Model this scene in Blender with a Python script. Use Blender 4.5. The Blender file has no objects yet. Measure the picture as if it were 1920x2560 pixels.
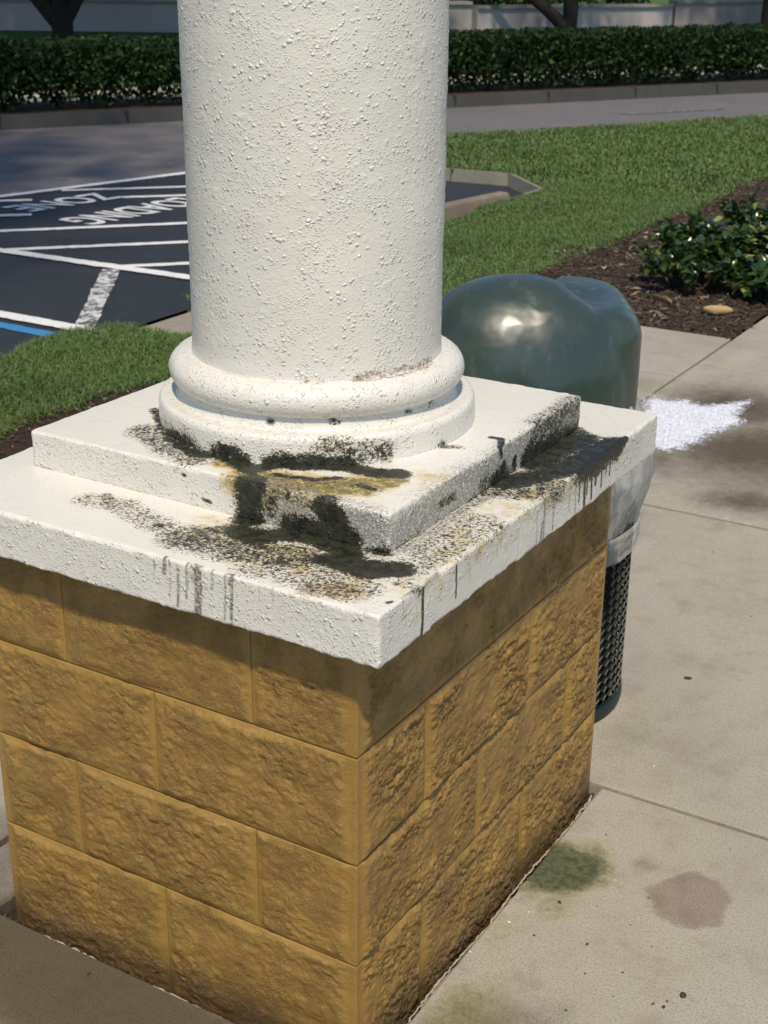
import bpy, math, random
import numpy as np
from mathutils import Matrix, Vector

random.seed(7)
RNG = np.random.default_rng(11)
SC = bpy.context.scene
COL = SC.collection

# ---------------------------------------------------------------- camera
cam_data = bpy.data.cameras.new('camera')
cam = bpy.data.objects.new('camera', cam_data)
COL.objects.link(cam)
_R = (0.856914, 0.515370, 0.009577); _U = (-0.200458, 0.316073, 0.927316); _F = (-0.474884, 0.796550, -0.374157)
_C = (1.001975, -1.605203, 1.799751)
cam.matrix_world = Matrix(((_R[0], _U[0], -_F[0], _C[0]),
                           (_R[1], _U[1], -_F[1], _C[1]),
                           (_R[2], _U[2], -_F[2], _C[2]),
                           (0, 0, 0, 1)))
cam_data.sensor_fit = 'VERTICAL'
cam_data.sensor_height = 36.0
cam_data.lens = 48.869
cam_data.clip_end = 600
cam_data.dof.use_dof = True
cam_data.dof.focus_distance = 2.3
cam_data.dof.aperture_fstop = 12.0
SC.camera = cam

# ---------------------------------------------------------------- light
SUN = Vector((0.38, -0.61, 1.20)).normalized()      # towards the light
world = bpy.data.worlds.new('World')
SC.world = world
world.use_nodes = True
wn = world.node_tree
bg = wn.nodes['Background']
sky = wn.nodes.new('ShaderNodeTexSky')
sky.sky_type = 'NISHITA'
sky.sun_disc = False
sky.sun_elevation = math.asin(SUN.z)
sky.sun_rotation = math.atan2(SUN.x, SUN.y)
sky.air_density = 1.0
sky.dust_density = 0.6
sky.ozone_density = 3.0
bg.inputs['Strength'].default_value = 0.085
wn.links.new(sky.outputs[0], bg.inputs['Color'])
sun_data = bpy.data.lights.new('sun', 'SUN')
sun_data.energy = 2.9
sun_data.angle = math.radians(3.0)
sun_data.color = (1.0, 0.88, 0.69)
sun = bpy.data.objects.new('sun', sun_data)
COL.objects.link(sun)
sun.rotation_euler = SUN.to_track_quat('Z', 'Y').to_euler()
SC.view_settings.view_transform = 'Standard'
SC.view_settings.look = 'None'
SC.view_settings.gamma = 1.0
SC.view_settings.exposure = 0.52
SC.view_settings.use_curve_mapping = False
SC.render.engine = 'CYCLES'
SC.cycles.use_denoising = True
SC.cycles.max_bounces = 6
SC.cycles.transparent_max_bounces = 8

# ================================================================ helpers
def _hash(ix, iy, iz, seed):
    h = (ix.astype(np.uint64) * np.uint64(374761393) + iy.astype(np.uint64) * np.uint64(668265263)
         + iz.astype(np.uint64) * np.uint64(2147483647) + np.uint64(seed * 974711 + 13)) & np.uint64(0xFFFFFFFF)
    h = ((h ^ (h >> np.uint64(13))) * np.uint64(1274126177)) & np.uint64(0xFFFFFFFF)
    h = ((h ^ (h >> np.uint64(16))) * np.uint64(2246822519)) & np.uint64(0xFFFFFFFF)
    return ((h ^ (h >> np.uint64(15))) & np.uint64(0xFFFF)).astype(np.float64) / 32767.5 - 1.0


def vnoise(P, freq, seed=0):
    """smooth value noise, -1..1"""
    Q = np.asarray(P, float) * freq + 1000.0
    I = np.floor(Q)
    f = Q - I
    f = f * f * f * (f * (f * 6 - 15) + 10)
    I = I.astype(np.int64)
    x, y, z = I[:, 0], I[:, 1], I[:, 2]
    r = 0
    for dx in (0, 1):
        wx = f[:, 0] if dx else 1 - f[:, 0]
        for dy in (0, 1):
            wy = f[:, 1] if dy else 1 - f[:, 1]
            for dz in (0, 1):
                wz = f[:, 2] if dz else 1 - f[:, 2]
                r = r + wx * wy * wz * _hash(x + dx, y + dy, z + dz, seed)
    return r


def fbm(P, freq, octs=3, seed=0, gain=0.5):
    r, a, t = 0, 1.0, 0
    for k in range(octs):
        r = r + a * vnoise(P, freq * 2.03 ** k, seed + k * 17)
        t += a
        a *= gain
    return r / t


def ridged(P, freq, octs=3, seed=0, gain=0.55):
    r, a, t = 0, 1.0, 0
    for k in range(octs):
        r = r + a * (1 - 2 * np.abs(vnoise(P, freq * 2.07 ** k, seed + k * 29)))
        t += a
        a *= gain
    return r / t


def sstep(a, b, x):
    t = np.clip((x - a) / (b - a), 0, 1)
    return t * t * (3 - 2 * t)


def tag(o, label=None, cat=None, group=None, kind=None):
    if label: o['label'] = label
    if cat: o['category'] = cat
    if group: o['group'] = group
    if kind: o['kind'] = kind
    return o


def empty(name, loc=(0, 0, 0), rz=0.0):
    o = bpy.data.objects.new(name, None)
    COL.objects.link(o)
    o.location = loc
    o.rotation_euler = (0, 0, rz)
    o.empty_display_size = 0.1
    return o


def link(name, me, parent=None, loc=None, rz=0.0):
    """link a mesh; with a parent, the mesh is written in world coordinates"""
    o = bpy.data.objects.new(name, me)
    COL.objects.link(o)
    if parent is not None:
        o.parent = parent
        o.matrix_parent_inverse = parent_inv(parent)
    if loc is not None:
        o.location = loc
        o.rotation_euler = (0, 0, rz)
    return o


def parent_inv(p):
    m = Matrix.LocRotScale(p.location, p.rotation_euler, p.scale)
    q = p
    while q.parent is not None:
        m = Matrix.LocRotScale(q.parent.location, q.parent.rotation_euler, q.parent.scale) @ q.matrix_parent_inverse @ m
        q = q.parent
    return m.inverted()


def npmesh(name, V, F, mat=None, smooth=True, attrs=None):
    """V (n,3); F (m,k) array, or list of such arrays"""
    V = np.asarray(V, np.float32)
    Fs = F if isinstance(F, list) else [F]
    Fs = [np.asarray(f, np.int32) for f in Fs if len(f)]
    me = bpy.data.meshes.new(name)
    me.vertices.add(len(V))
    me.vertices.foreach_set('co', V.ravel())
    nl = sum(f.size for f in Fs)
    npoly = sum(len(f) for f in Fs)
    me.loops.add(nl)
    me.loops.foreach_set('vertex_index', np.concatenate([f.ravel() for f in Fs]))
    me.polygons.add(npoly)
    tot = np.concatenate([np.full(len(f), f.shape[1], np.int32) for f in Fs])
    st = np.concatenate([[0], np.cumsum(tot)[:-1]]).astype(np.int32)
    me.polygons.foreach_set('loop_start', st)
    me.polygons.foreach_set('loop_total', tot)
    me.polygons.foreach_set('use_smooth', np.full(npoly, bool(smooth)))
    me.update(calc_edges=True)
    if attrs:
        for k, v in attrs.items():
            a = me.attributes.new(k, 'FLOAT', 'POINT')
            a.data.foreach_set('value', np.asarray(v, np.float32))
    if mat is not None:
        me.materials.append(mat)
    return me


def merge(parts):
    """parts: list of (V, F) with F one (m,k) array each"""
    Vs, Fs, n = [], [], 0
    for V, F in parts:
        V = np.asarray(V, float)
        Vs.append(V)
        for f in (F if isinstance(F, list) else [F]):
            Fs.append(np.asarray(f) + n)
        n += len(V)
    byk = {}
    for f in Fs:
        byk.setdefault(f.shape[1], []).append(f)
    return np.vstack(Vs), [np.vstack(v) for v in byk.values()]


def axis_pts(a, b, res, r):
    n = max(2, int(round((b - a - 2 * r) / res)) + 1)
    mid = np.linspace(a + r, b - r, n)
    e = r * (1 - np.array([1.0, 0.72, 0.38]))
    return np.concatenate([[a, a + 0.3 * r, a + 0.65 * r], mid, [b - 0.65 * r, b - 0.3 * r, b]])


def rbox(b, res=(0.01, 0.01, 0.01), r=0.004, skip=()):
    """surface grid of a rounded box: verts, quads, outward dirs, box face id"""
    (x0, x1), (y0, y1), (z0, z1) = b
    ax = [axis_pts(x0, x1, res[0], r), axis_pts(y0, y1, res[1], r), axis_pts(z0, z1, res[2], r)]
    Vs, Fs, n = [], [], 0
    for k in range(3):
        i, j = (k + 1) % 3, (k + 2) % 3
        for side in (0, 1):
            if ('xyz'[k] + '-+'[side]) in skip:
                continue
            A, B = np.meshgrid(ax[i], ax[j], indexing='ij')
            P = np.zeros((A.size, 3))
            P[:, i] = A.ravel(); P[:, j] = B.ravel()
            P[:, k] = b[k][side]
            nb = len(ax[j])
            I, J = np.meshgrid(np.arange(len(ax[i]) - 1), np.arange(nb - 1), indexing='ij')
            q = (I * nb + J).ravel()
            f = np.stack([q, q + nb, q + nb + 1, q + 1], 1)
            if side == 0:
                f = f[:, ::-1]
            Vs.append(P); Fs.append(f + n); n += len(P)
    V = np.vstack(Vs); F = np.vstack(Fs)
    key = np.round(V * 1e5).astype(np.int64)
    _, idx, inv = np.unique(key, axis=0, return_index=True, return_inverse=True)
    inv = np.asarray(inv).ravel()
    V = V[idx]; F = inv[F]
    lo = np.array([x0, y0, z0]) + r
    hi = np.array([x1, y1, z1]) - r
    c = np.clip(V, lo, hi)
    d = V - c
    L = np.linalg.norm(d, axis=1, keepdims=True)
    N = d / np.maximum(L, 1e-9)
    V2 = c + N * r
    return V2, F, N


def box(x0, x1, y0, y1, z0, z1):
    V = np.array([(x, y, z) for x in (x0, x1) for y in (y0, y1) for z in (z0, z1)], float)
    F = np.array([(0, 1, 3, 2), (4, 6, 7, 5), (0, 4, 5, 1), (2, 3, 7, 6), (0, 2, 6, 4), (1, 5, 7, 3)])
    return V, F


def obox(p, q, w, z0, z1, bev=0.0):
    """box along the ground segment p-q, width w (trapezoid section if bev)"""
    p = np.array(p, float); q = np.array(q, float)
    d = (q - p) / np.linalg.norm(q - p)
    n = np.array([-d[1], d[0]]) * w / 2
    V = []
    for e in (p, q):
        s = 1 if e is p else -1
        V += [(*(e - n), z0), (*(e + n), z0)]
        k = (1 - bev / (w / 2)) if bev else 1
        ee = e + d * bev * s
        V += [(*(ee + n * k), z1), (*(ee - n * k), z1)]
    F = np.array([(0, 1, 2, 3), (4, 7, 6, 5), (0, 3, 7, 4), (3, 2, 6, 7), (2, 1, 5, 6), (1, 0, 4, 5)])
    return np.array(V, float), F[:, ::-1]


def tube(pts, rad, n=8, cap=True):
    pts = np.asarray(pts, float)
    rad = np.broadcast_to(np.asarray(rad, float), (len(pts),))
    T = np.gradient(pts, axis=0)
    T /= np.linalg.norm(T, axis=1, keepdims=True)
    u = np.array([0.3, 0.5, 0.81]) if abs(T[0][2]) < 0.8 else np.array([1.0, 0.1, 0])
    V = []
    a = np.linspace(0, 2 * np.pi, n, endpoint=False)
    for k in range(len(pts)):
        u = u - T[k] * (u @ T[k]); u /= np.linalg.norm(u)
        w = np.cross(T[k], u)
        V.append(pts[k] + rad[k] * (np.cos(a)[:, None] * u + np.sin(a)[:, None] * w))
    V = np.vstack(V)
    F = []
    for k in range(len(pts) - 1):
        for i in range(n):
            j = (i + 1) % n
            F.append((k * n + i, k * n + j, (k + 1) * n + j, (k + 1) * n + i))
    return V, np.array(F)


def lathe(prof, n, cx, cy):
    prof = np.asarray(prof, float)
    a = np.linspace(0, 2 * np.pi, n, endpoint=False)
    m = len(prof)
    V = np.zeros((m, n, 3))
    V[:, :, 0] = cx + prof[:, 0][:, None] * np.cos(a)
    V[:, :, 1] = cy + prof[:, 0][:, None] * np.sin(a)
    V[:, :, 2] = prof[:, 1][:, None]
    t = np.gradient(prof, axis=0)
    nn = np.stack([t[:, 1], -t[:, 0]], 1)
    nn /= np.maximum(np.linalg.norm(nn, axis=1, keepdims=True), 1e-9)
    N = np.zeros_like(V)
    N[:, :, 0] = nn[:, 0][:, None] * np.cos(a)
    N[:, :, 1] = nn[:, 0][:, None] * np.sin(a)
    N[:, :, 2] = nn[:, 1][:, None]
    I, J = np.meshgrid(np.arange(m - 1), np.arange(n), indexing='ij')
    J2 = (J + 1) % n
    F = np.stack([I * n + J, I * n + J2, (I + 1) * n + J2, (I + 1) * n + J], -1).reshape(-1, 4)
    return V.reshape(-1, 3), F, N.reshape(-1, 3)


def inpoly(P, poly):
    x, y = P[:, 0], P[:, 1]
    c = np.zeros(len(P), bool)
    n = len(poly)
    for i in range(n):
        x1, y1 = poly[i]; x2, y2 = poly[(i + 1) % n]
        if y1 == y2:
            continue
        k = ((y1 > y) != (y2 > y)) & (x < (x2 - x1) * (y - y1) / (y2 - y1) + x1)
        c ^= k
    return c


def polydist(P, poly):
    """signed distance to polygon outline, positive inside"""
    d = np.full(len(P), 1e9)
    Q = P[:, :2]
    for i in range(len(poly)):
        a = np.array(poly[i], float); b = np.array(poly[(i + 1) % len(poly)], float)
        ab = b - a
        t = np.clip(((Q - a) @ ab) / (ab @ ab), 0, 1)
        d = np.minimum(d, np.linalg.norm(Q - (a + t[:, None] * ab), axis=1))
    return np.where(inpoly(P, poly), d, -d)


def sheet(x0, x1, y0, y1, step, zf, keep=None):
    xs = np.arange(x0, x1 + step * 0.5, step); ys = np.arange(y0, y1 + step * 0.5, step)
    X, Y = np.meshgrid(xs, ys, indexing='ij')
    P = np.stack([X.ravel(), Y.ravel(), np.zeros(X.size)], 1)
    P[:, 2] = zf(P) if callable(zf) else zf
    nb = len(ys)
    I, J = np.meshgrid(np.arange(len(xs) - 1), np.arange(nb - 1), indexing='ij')
    q = (I * nb + J).ravel()
    F = np.stack([q, q + nb, q + nb + 1, q + 1], 1)
    if keep is not None:
        c = P[F].mean(1)
        F = F[keep(c)]
        used = np.unique(F)
        m = -np.ones(len(P), int); m[used] = np.arange(len(used))
        P = P[used]; F = m[F]
    return P, F


def flat_poly(pts, z):
    return np.array([(x, y, z) for x, y in pts], float), np.array([list(range(len(pts)))])


# ================================================================ materials
class G:
    def __init__(s, name):
        s.m = bpy.data.materials.new(name)
        s.m.use_nodes = True
        s.t = s.m.node_tree
        s.b = s.t.nodes['Principled BSDF']
        s.out = s.t.nodes['Material Output']
        s.geo = s.t.nodes.new('ShaderNodeNewGeometry')
        s.pos = s.geo.outputs['Position']
        s.isl = s.geo.outputs['Random Per Island']

    def _in(s, sock, v):
        if isinstance(v, bpy.types.NodeSocket):
            s.t.links.new(v, sock)
        elif isinstance(v, (tuple, list)) and len(v) == 3 and sock.type == 'RGBA':
            sock.default_value = (*v, 1)
        else:
            sock.default_value = v

    def n(s, typ, **kw):
        nd = s.t.nodes.new(typ)
        for k, v in kw.items():
            s._in(nd.inputs[k.replace('_', ' ')], v)
        return nd

    def noise(s, scale, detail=2, rough=0.5, vec=None, dist=0.0):
        nd = s.n('ShaderNodeTexNoise', Scale=scale, Detail=detail, Roughness=rough, Distortion=dist)
        s.t.links.new(vec or s.pos, nd.inputs['Vector'])
        return nd.outputs['Fac']

    def vor(s, scale, feature='F1', vec=None, out='Distance'):
        nd = s.t.nodes.new('ShaderNodeTexVoronoi')
        nd.feature = feature
        nd.inputs['Scale'].default_value = scale
        s.t.links.new(vec or s.pos, nd.inputs['Vector'])
        return nd.outputs[out]

    def ss(s, v, a, b, lo=0.0, hi=1.0):
        nd = s.t.nodes.new('ShaderNodeMapRange')
        nd.interpolation_type = 'SMOOTHSTEP'
        s._in(nd.inputs['Value'], v)
        nd.inputs['From Min'].default_value = a; nd.inputs['From Max'].default_value = b
        nd.inputs['To Min'].default_value = lo; nd.inputs['To Max'].default_value = hi
        return nd.outputs['Result']

    def mth(s, op, a, b=0.0, clamp=False):
        nd = s.t.nodes.new('ShaderNodeMath'); nd.operation = op; nd.use_clamp = clamp
        s._in(nd.inputs[0], a); s._in(nd.inputs[1], b)
        return nd.outputs[0]

    def mix(s, f, a, b, mode='MIX'):
        nd = s.t.nodes.new('ShaderNodeMix'); nd.data_type = 'RGBA'; nd.blend_type = mode
        s._in(nd.inputs[0], f); s._in(nd.inputs[6], a); s._in(nd.inputs[7], b)
        return nd.outputs[2]

    def attr(s, name):
        nd = s.t.nodes.new('ShaderNodeAttribute'); nd.attribute_name = name
        return nd.outputs['Fac']

    def scale(s, v, vec=None):
        nd = s.t.nodes.new('ShaderNodeVectorMath'); nd.operation = 'MULTIPLY'
        s.t.links.new(vec or s.pos, nd.inputs[0]); nd.inputs[1].default_value = v
        return nd.outputs[0]

    def bump(s, h, dist, strength=1.0, normal=None):
        nd = s.t.nodes.new('ShaderNodeBump')
        nd.inputs['Strength'].default_value = strength
        nd.inputs['Distance'].default_value = dist
        s._in(nd.inputs['Height'], h)
        if normal is not None: s.t.links.new(normal, nd.inputs['Normal'])
        return nd.outputs[0]

    def done(s, col=None, rough=0.8, normal=None, spec=0.3, **kw):
        if col is not None: s._in(s.b.inputs['Base Color'], col)
        s._in(s.b.inputs['Roughness'], rough)
        s._in(s.b.inputs['Specular IOR Level'], spec)
        if normal is not None: s.t.links.new(normal, s.b.inputs['Normal'])
        for k, v in kw.items():
            s._in(s.b.inputs[k.replace('_', ' ')], v)
        return s.m


def m_stucco():
    g = G('white_painted_stucco')
    big = g.noise(3.0, 3)
    base = g.mix(big, (0.63, 0.615, 0.56), (0.72, 0.705, 0.66))
    pink = g.noise(9.0, 2)
    base = g.mix(g.ss(pink, 0.55, 0.75, 0, 0.35), base, (0.70, 0.635, 0.585))
    # dirt in the pores
    n1 = g.noise(150, 4, 0.6)
    n2 = g.noise(330, 3, 0.6)
    base = g.mix(g.ss(n1, 0.33, 0.26, 0, 0.12), base, (0.42, 0.40, 0.34))
    spk = g.noise(55, 5, 0.7)
    base = g.mix(g.ss(spk, 0.70, 0.76, 0, 0.75), base, (0.10, 0.09, 0.07))

    def sp(att, scl, det, lo, hi, amp=2.2):
        d = g.attr(att)
        n = g.noise(scl, det, 0.68, g.scale((1, 1, 1.25)), 0.6)
        a = g.mth('MULTIPLY', g.mth('SUBTRACT', n, 0.5), amp)
        w = g.mth('MINIMUM', g.mth('MULTIPLY', d, 3.0), 1.0)
        t = g.mth('ADD', d, g.mth('MULTIPLY', a, w))
        return g.ss(t, lo, hi)
    ye = sp('yellow', 28, 5, 0.25, 0.95)
    base = g.mix(g.mth('MULTIPLY', ye, 0.85), base, (0.50, 0.37, 0.085))
    olive = sp('yellow', 60, 5, 0.62, 1.05)
    base = g.mix(g.mth('MULTIPLY', olive, 0.85), base, (0.13, 0.10, 0.03))
    gr = sp('grey', 210, 5, 0.45, 0.85)
    base = g.mix(g.mth('MULTIPLY', gr, 0.72), base, (0.13, 0.125, 0.115))
    br = sp('brown', 130, 5, 0.38, 0.75)
    base = g.mix(g.mth('MULTIPLY', br, 0.8), base, (0.20, 0.12, 0.06))
    halo = sp('mold', 40, 5, 0.12, 0.85, 1.2)
    base = g.mix(g.mth('MULTIPLY', halo, 0.40), base, (0.46, 0.40, 0.23))
    mo = sp('mold', 175, 6, 0.50, 0.74, 3.4)
    mo2 = sp('mold', 70, 6, 0.50, 0.85, 2.4)
    mcol = g.mix(g.ss(g.noise(60, 5, 0.7), 0.35, 0.65), (0.008, 0.010, 0.008), (0.036, 0.036, 0.022))
    base = g.mix(g.mth('MULTIPLY', mo, 0.93), base, mcol)
    base = g.mix(g.mth('MULTIPLY', mo2, 0.97), base, mcol)
    dr = g.mth('MULTIPLY', g.ss(g.attr('drip'), 0.10, 0.55), g.ss(g.noise(120, 4, 0.6), 0.28, 0.45, 0.6, 0.98))
    base = g.mix(dr, base, (0.016, 0.016, 0.013))
    dr2 = g.mth('MULTIPLY', g.ss(g.attr('rust'), 0.15, 0.8), g.ss(g.noise(170, 4, 0.6), 0.38, 0.55, 0.25, 0.8))
    base = g.mix(dr2, base, (0.075, 0.055, 0.038))
    warp = g.t.nodes.new('ShaderNodeVectorMath'); warp.operation = 'ADD'
    wn_ = g.t.nodes.new('ShaderNodeTexNoise'); wn_.inputs['Scale'].default_value = 140
    g.t.links.new(g.pos, wn_.inputs['Vector'])
    wsc = g.t.nodes.new('ShaderNodeVectorMath'); wsc.operation = 'SCALE'; wsc.inputs['Scale'].default_value = 0.007
    g.t.links.new(wn_.outputs['Color'], wsc.inputs[0])
    g.t.links.new(g.pos, warp.inputs[0]); g.t.links.new(wsc.outputs[0], warp.inputs[1])
    v1 = g.ss(g.vor(95, vec=warp.outputs[0]), 0.42, 0.08)
    v2 = g.ss(g.vor(210, vec=warp.outputs[0]), 0.45, 0.10)
    gate1 = g.ss(g.noise(38, 3, 0.6), 0.46, 0.60)
    gate2 = g.ss(g.noise(22, 3, 0.6), 0.40, 0.60, 0.25, 1.0)
    h = g.mth('ADD', g.mth('MULTIPLY', v1, gate1), g.mth('MULTIPLY', g.mth('MULTIPLY', v2, gate2), 0.55))
    h = g.mth('ADD', h, g.mth('MULTIPLY', n2, 0.22))
    pr = g.attr('smooth')
    h = g.mth('MULTIPLY', h, g.mth('SUBTRACT', 1.0, pr))
    h = g.mth('SUBTRACT', h, g.mth('MULTIPLY', mo, 0.25))
    nrm = g.bump(h, 0.0025, 0.9)
    rough = g.ss(mo2, 0, 1, 0.30, 0.42)
    return g.done(base, rough, nrm, spec=0.42)


def m_block():
    g = G('ochre_painted_block')
    a = g.noise(7, 4, 0.6)
    base = g.mix(a, (0.255, 0.146, 0.029), (0.350, 0.212, 0.054))
    base = g.mix(g.ss(g.noise(26, 5, 0.7), 0.62, 0.75, 0, 0.4), base, (0.125, 0.068, 0.022))
    base = g.mix(g.ss(g.noise(160, 3, 0.6), 0.70, 0.76, 0, 0.65), base, (0.34, 0.28, 0.19))
    base = g.mix(g.attr('dirt'), base, (0.10, 0.062, 0.025))
    st = g.scale((1, 1, 1.0))
    r1 = g.mth('ABSOLUTE', g.mth('SUBTRACT', g.noise(60, 6, 0.68, st, 0.8), 0.5))
    r2 = g.mth('ABSOLUTE', g.mth('SUBTRACT', g.noise(170, 4, 0.65, st, 0.4), 0.5))
    h = g.mth('ADD', g.mth('MULTIPLY', r1, -2.2), g.mth('MULTIPLY', r2, -1.3))
    h = g.mth('ADD', h, g.mth('MULTIPLY', g.noise(420, 2), 0.16))
    wv = g.t.nodes.new('ShaderNodeTexNoise'); wv.inputs['Scale'].default_value = 55; wv.inputs['Detail'].default_value = 4
    g.t.links.new(g.pos, wv.inputs['Vector'])
    ws = g.t.nodes.new('ShaderNodeVectorMath'); ws.operation = 'SCALE'; ws.inputs['Scale'].default_value = 0.035
    g.t.links.new(wv.outputs['Color'], ws.inputs[0])
    wa = g.t.nodes.new('ShaderNodeVectorMath'); wa.operation = 'ADD'
    g.t.links.new(g.scale((1, 1, 1.7)), wa.inputs[0]); g.t.links.new(ws.outputs[0], wa.inputs[1])
    for sc_, am in ((42, 0.85), (105, 0.5)):
        vc = g.t.nodes.new('ShaderNodeSeparateColor')
        g.t.links.new(g.vor(sc_, vec=wa.outputs[0], out='Color'), vc.inputs[0])
        h = g.mth('ADD', h, g.mth('MULTIPLY', vc.outputs[0], am))
    base = g.mix(g.ss(g.noise(95, 6, 0.75), 0.60, 0.70, 0, 0.55), base, (0.085, 0.048, 0.016))
    h = g.mth('MULTIPLY', h, g.mth('MULTIPLY', g.attr('rough'), g.ss(g.noise(11, 4, 0.6), 0.36, 0.62, 0.25, 1.15)))
    nrm = g.bump(h, 0.0047, 0.95)
    return g.done(base, 0.36, nrm, spec=0.55)


def m_concrete(name='pale_concrete', tint=(1, 1, 1), attrs=True):
    g = G(name)
    c = lambda r, gg, b: (r * tint[0], gg * tint[1], b * tint[2])
    base = g.mix(g.noise(1.7, 4, 0.55), c(0.300, 0.278, 0.228), c(0.420, 0.395, 0.335))
    base = g.mix(g.ss(g.noise(9, 7, 0.75), 0.46, 0.70, 0, 0.6), base, c(0.265, 0.23, 0.18))
    base = g.mix(g.ss(g.noise(1.1, 5, 0.65), 0.46, 0.66, 0, 0.45), base, c(0.25, 0.225, 0.18))
    base = g.mix(g.ss(g.noise(240, 4, 0.7), 0.50, 0.62, 0, 0.8), base, c(0.20, 0.175, 0.14))
    base = g.mix(g.ss(g.noise(150, 4, 0.7), 0.60, 0.74, 0, 0.5), base, c(0.56, 0.52, 0.44))
    base = g.mix(g.ss(g.noise(4.5, 6, 0.7), 0.54, 0.70, 0, 0.35), base, c(0.24, 0.215, 0.18))
    base = g.mix(g.ss(g.noise(60, 6, 0.8), 0.67, 0.74, 0, 0.8), base, (0.09, 0.075, 0.055))
    if attrs:
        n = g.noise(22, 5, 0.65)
        d = g.attr('wet_shade')  # damp patches, plus shade painted in beside the pedestal
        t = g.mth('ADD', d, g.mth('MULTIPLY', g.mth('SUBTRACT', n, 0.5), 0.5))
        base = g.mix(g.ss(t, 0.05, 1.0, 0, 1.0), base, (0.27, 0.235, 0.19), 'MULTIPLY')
        d = g.attr('algae')
        t = g.mth('ADD', d, g.mth('MULTIPLY', g.mth('SUBTRACT', g.noise(48, 7, 0.8), 0.5), 1.5))
        base = g.mix(g.ss(t, 0.22, 0.75, 0, 0.55), base, (0.22, 0.20, 0.075))
        base = g.mix(g.ss(t, 0.50, 1.15, 0, 0.9), base, g.mix(g.ss(g.noise(55, 5, 0.7), 0.4, 0.6), (0.030, 0.042, 0.022), (0.085, 0.092, 0.042)))
        d = g.attr('pink')
        t = g.mth('ADD', d, g.mth('MULTIPLY', g.mth('SUBTRACT', g.noise(60, 5, 0.7), 0.5), 0.6))
        base = g.mix(g.ss(t, 0.30, 0.75, 0, 1.0), base, (0.72, 0.65, 0.64), 'MULTIPLY')
    h = g.mth('ADD', g.mth('MULTIPLY', g.noise(260, 5, 0.7), 0.5), g.mth('MULTIPLY', g.noise(60, 4, 0.6), 0.6))
    return g.done(base, 0.78, g.bump(h, 0.0022, 0.7), spec=0.3)


def m_asphalt(name, c0, c1):
    g = G(name)
    base = g.mix(g.noise(0.9, 5, 0.6), c0, c1)
    base = g.mix(g.ss(g.noise(110, 3, 0.7), 0.55, 0.8, 0, 0.5), base, tuple(3.0 * t for t in c1))
    base = g.mix(g.ss(g.noise(500, 2, 0.7), 0.60, 0.70, 0, 0.4), base, tuple(5.0 * t for t in c1))
    base = g.mix(g.ss(g.noise(3.2, 6, 0.75), 0.56, 0.70, 0, 0.5), base, tuple(1.9 * t for t in c1))
    h = g.noise(160, 3, 0.7)
    return g.done(base, 0.62, g.bump(h, 0.003, 0.7), spec=0.4)


def m_paint(name, col, wear=0.35, under=(0.028, 0.03, 0.034)):
    g = G(name)
    n = g.noise(14, 7, 0.72)
    n2 = g.noise(70, 4, 0.7)
    t = g.mth('ADD', g.mth('MULTIPLY', n, 0.75), g.mth('MULTIPLY', n2, 0.3))
    f = g.ss(t, 0.72 - wear * 0.5, 0.84 - wear * 0.5)
    c = g.mix(g.noise(3, 3), tuple(0.86 * q for q in col), col)
    base = g.mix(g.mth('MULTIPLY', f, 0.9), c, under)
    return g.done(base, 0.6, g.bump(g.noise(160, 3), 0.0018, 0.6))


def m_grass(name='grass_blades', a=(0.055, 0.112, 0.028), b=(0.165, 0.235, 0.065), dry=(0.15, 0.145, 0.045)):
    g = G(name)
    base = g.mix(g.isl, a, b)
    big = g.noise(1.3, 4, 0.6)
    base = g.mix(g.ss(big, 0.5, 0.72, 0, 0.45), base, tuple(0.55 * q for q in a))
    base = g.mix(g.ss(g.isl, 0.93, 0.97, 0, 0.9), base, dry)
    base = g.mix(g.ss(g.noise(0.8, 3), 0.56, 0.7, 0, 0.35), base, (0.10, 0.115, 0.022))
    return g.done(base, 0.55, None, spec=0.3)


def m_leaf(name, a, b, c, rough=0.32, spec=0.5):
    g = G(name)
    oi = g.t.nodes.new('ShaderNodeObjectInfo').outputs['Random']
    r = g.mth('FRACT', g.mth('ADD', g.isl, oi))
    base = g.mix(r, a, b)
    base = g.mix(g.ss(r, 0.86, 0.95), base, c)
    g.done(base, rough, None, spec=spec)
    tr = g.n('ShaderNodeBsdfTranslucent', Color=base)
    ms = g.t.nodes.new('ShaderNodeMixShader'); ms.inputs[0].default_value = 0.22
    g.t.links.new(g.b.outputs[0], ms.inputs[1]); g.t.links.new(tr.outputs[0], ms.inputs[2])
    g.t.links.new(ms.outputs[0], g.out.inputs['Surface'])
    return g.m


def m_simple(name, a, b, scale=8.0, rough=0.7, spec=0.3, bd=0.0, bs=60.0):
    g = G(name)
    base = g.mix(g.noise(scale, 5, 0.65), a, b)
    nrm = g.bump(g.noise(bs, 4, 0.6), bd, 0.8) if bd else None
    return g.done(base, rough, nrm, spec=spec)


def m_mulch():
    g = G('dark_mulch')
    base = g.mix(g.noise(40, 5, 0.75), (0.018, 0.012, 0.009), (0.060, 0.040, 0.028))
    base = g.mix(g.ss(g.noise(2.0, 3), 0.5, 0.7, 0, 0.4), base, (0.085, 0.060, 0.042))
    return g.done(base, 0.85, g.bump(g.noise(90, 5, 0.7), 0.012, 1.0))


def m_chips():
    g = G('mulch_chips')
    base = g.mix(g.isl, (0.020, 0.014, 0.011), (0.090, 0.064, 0.046))
    base = g.mix(g.ss(g.isl, 0.95, 0.98), base, (0.30, 0.24, 0.17))
    return g.done(base, 0.75)


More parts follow.
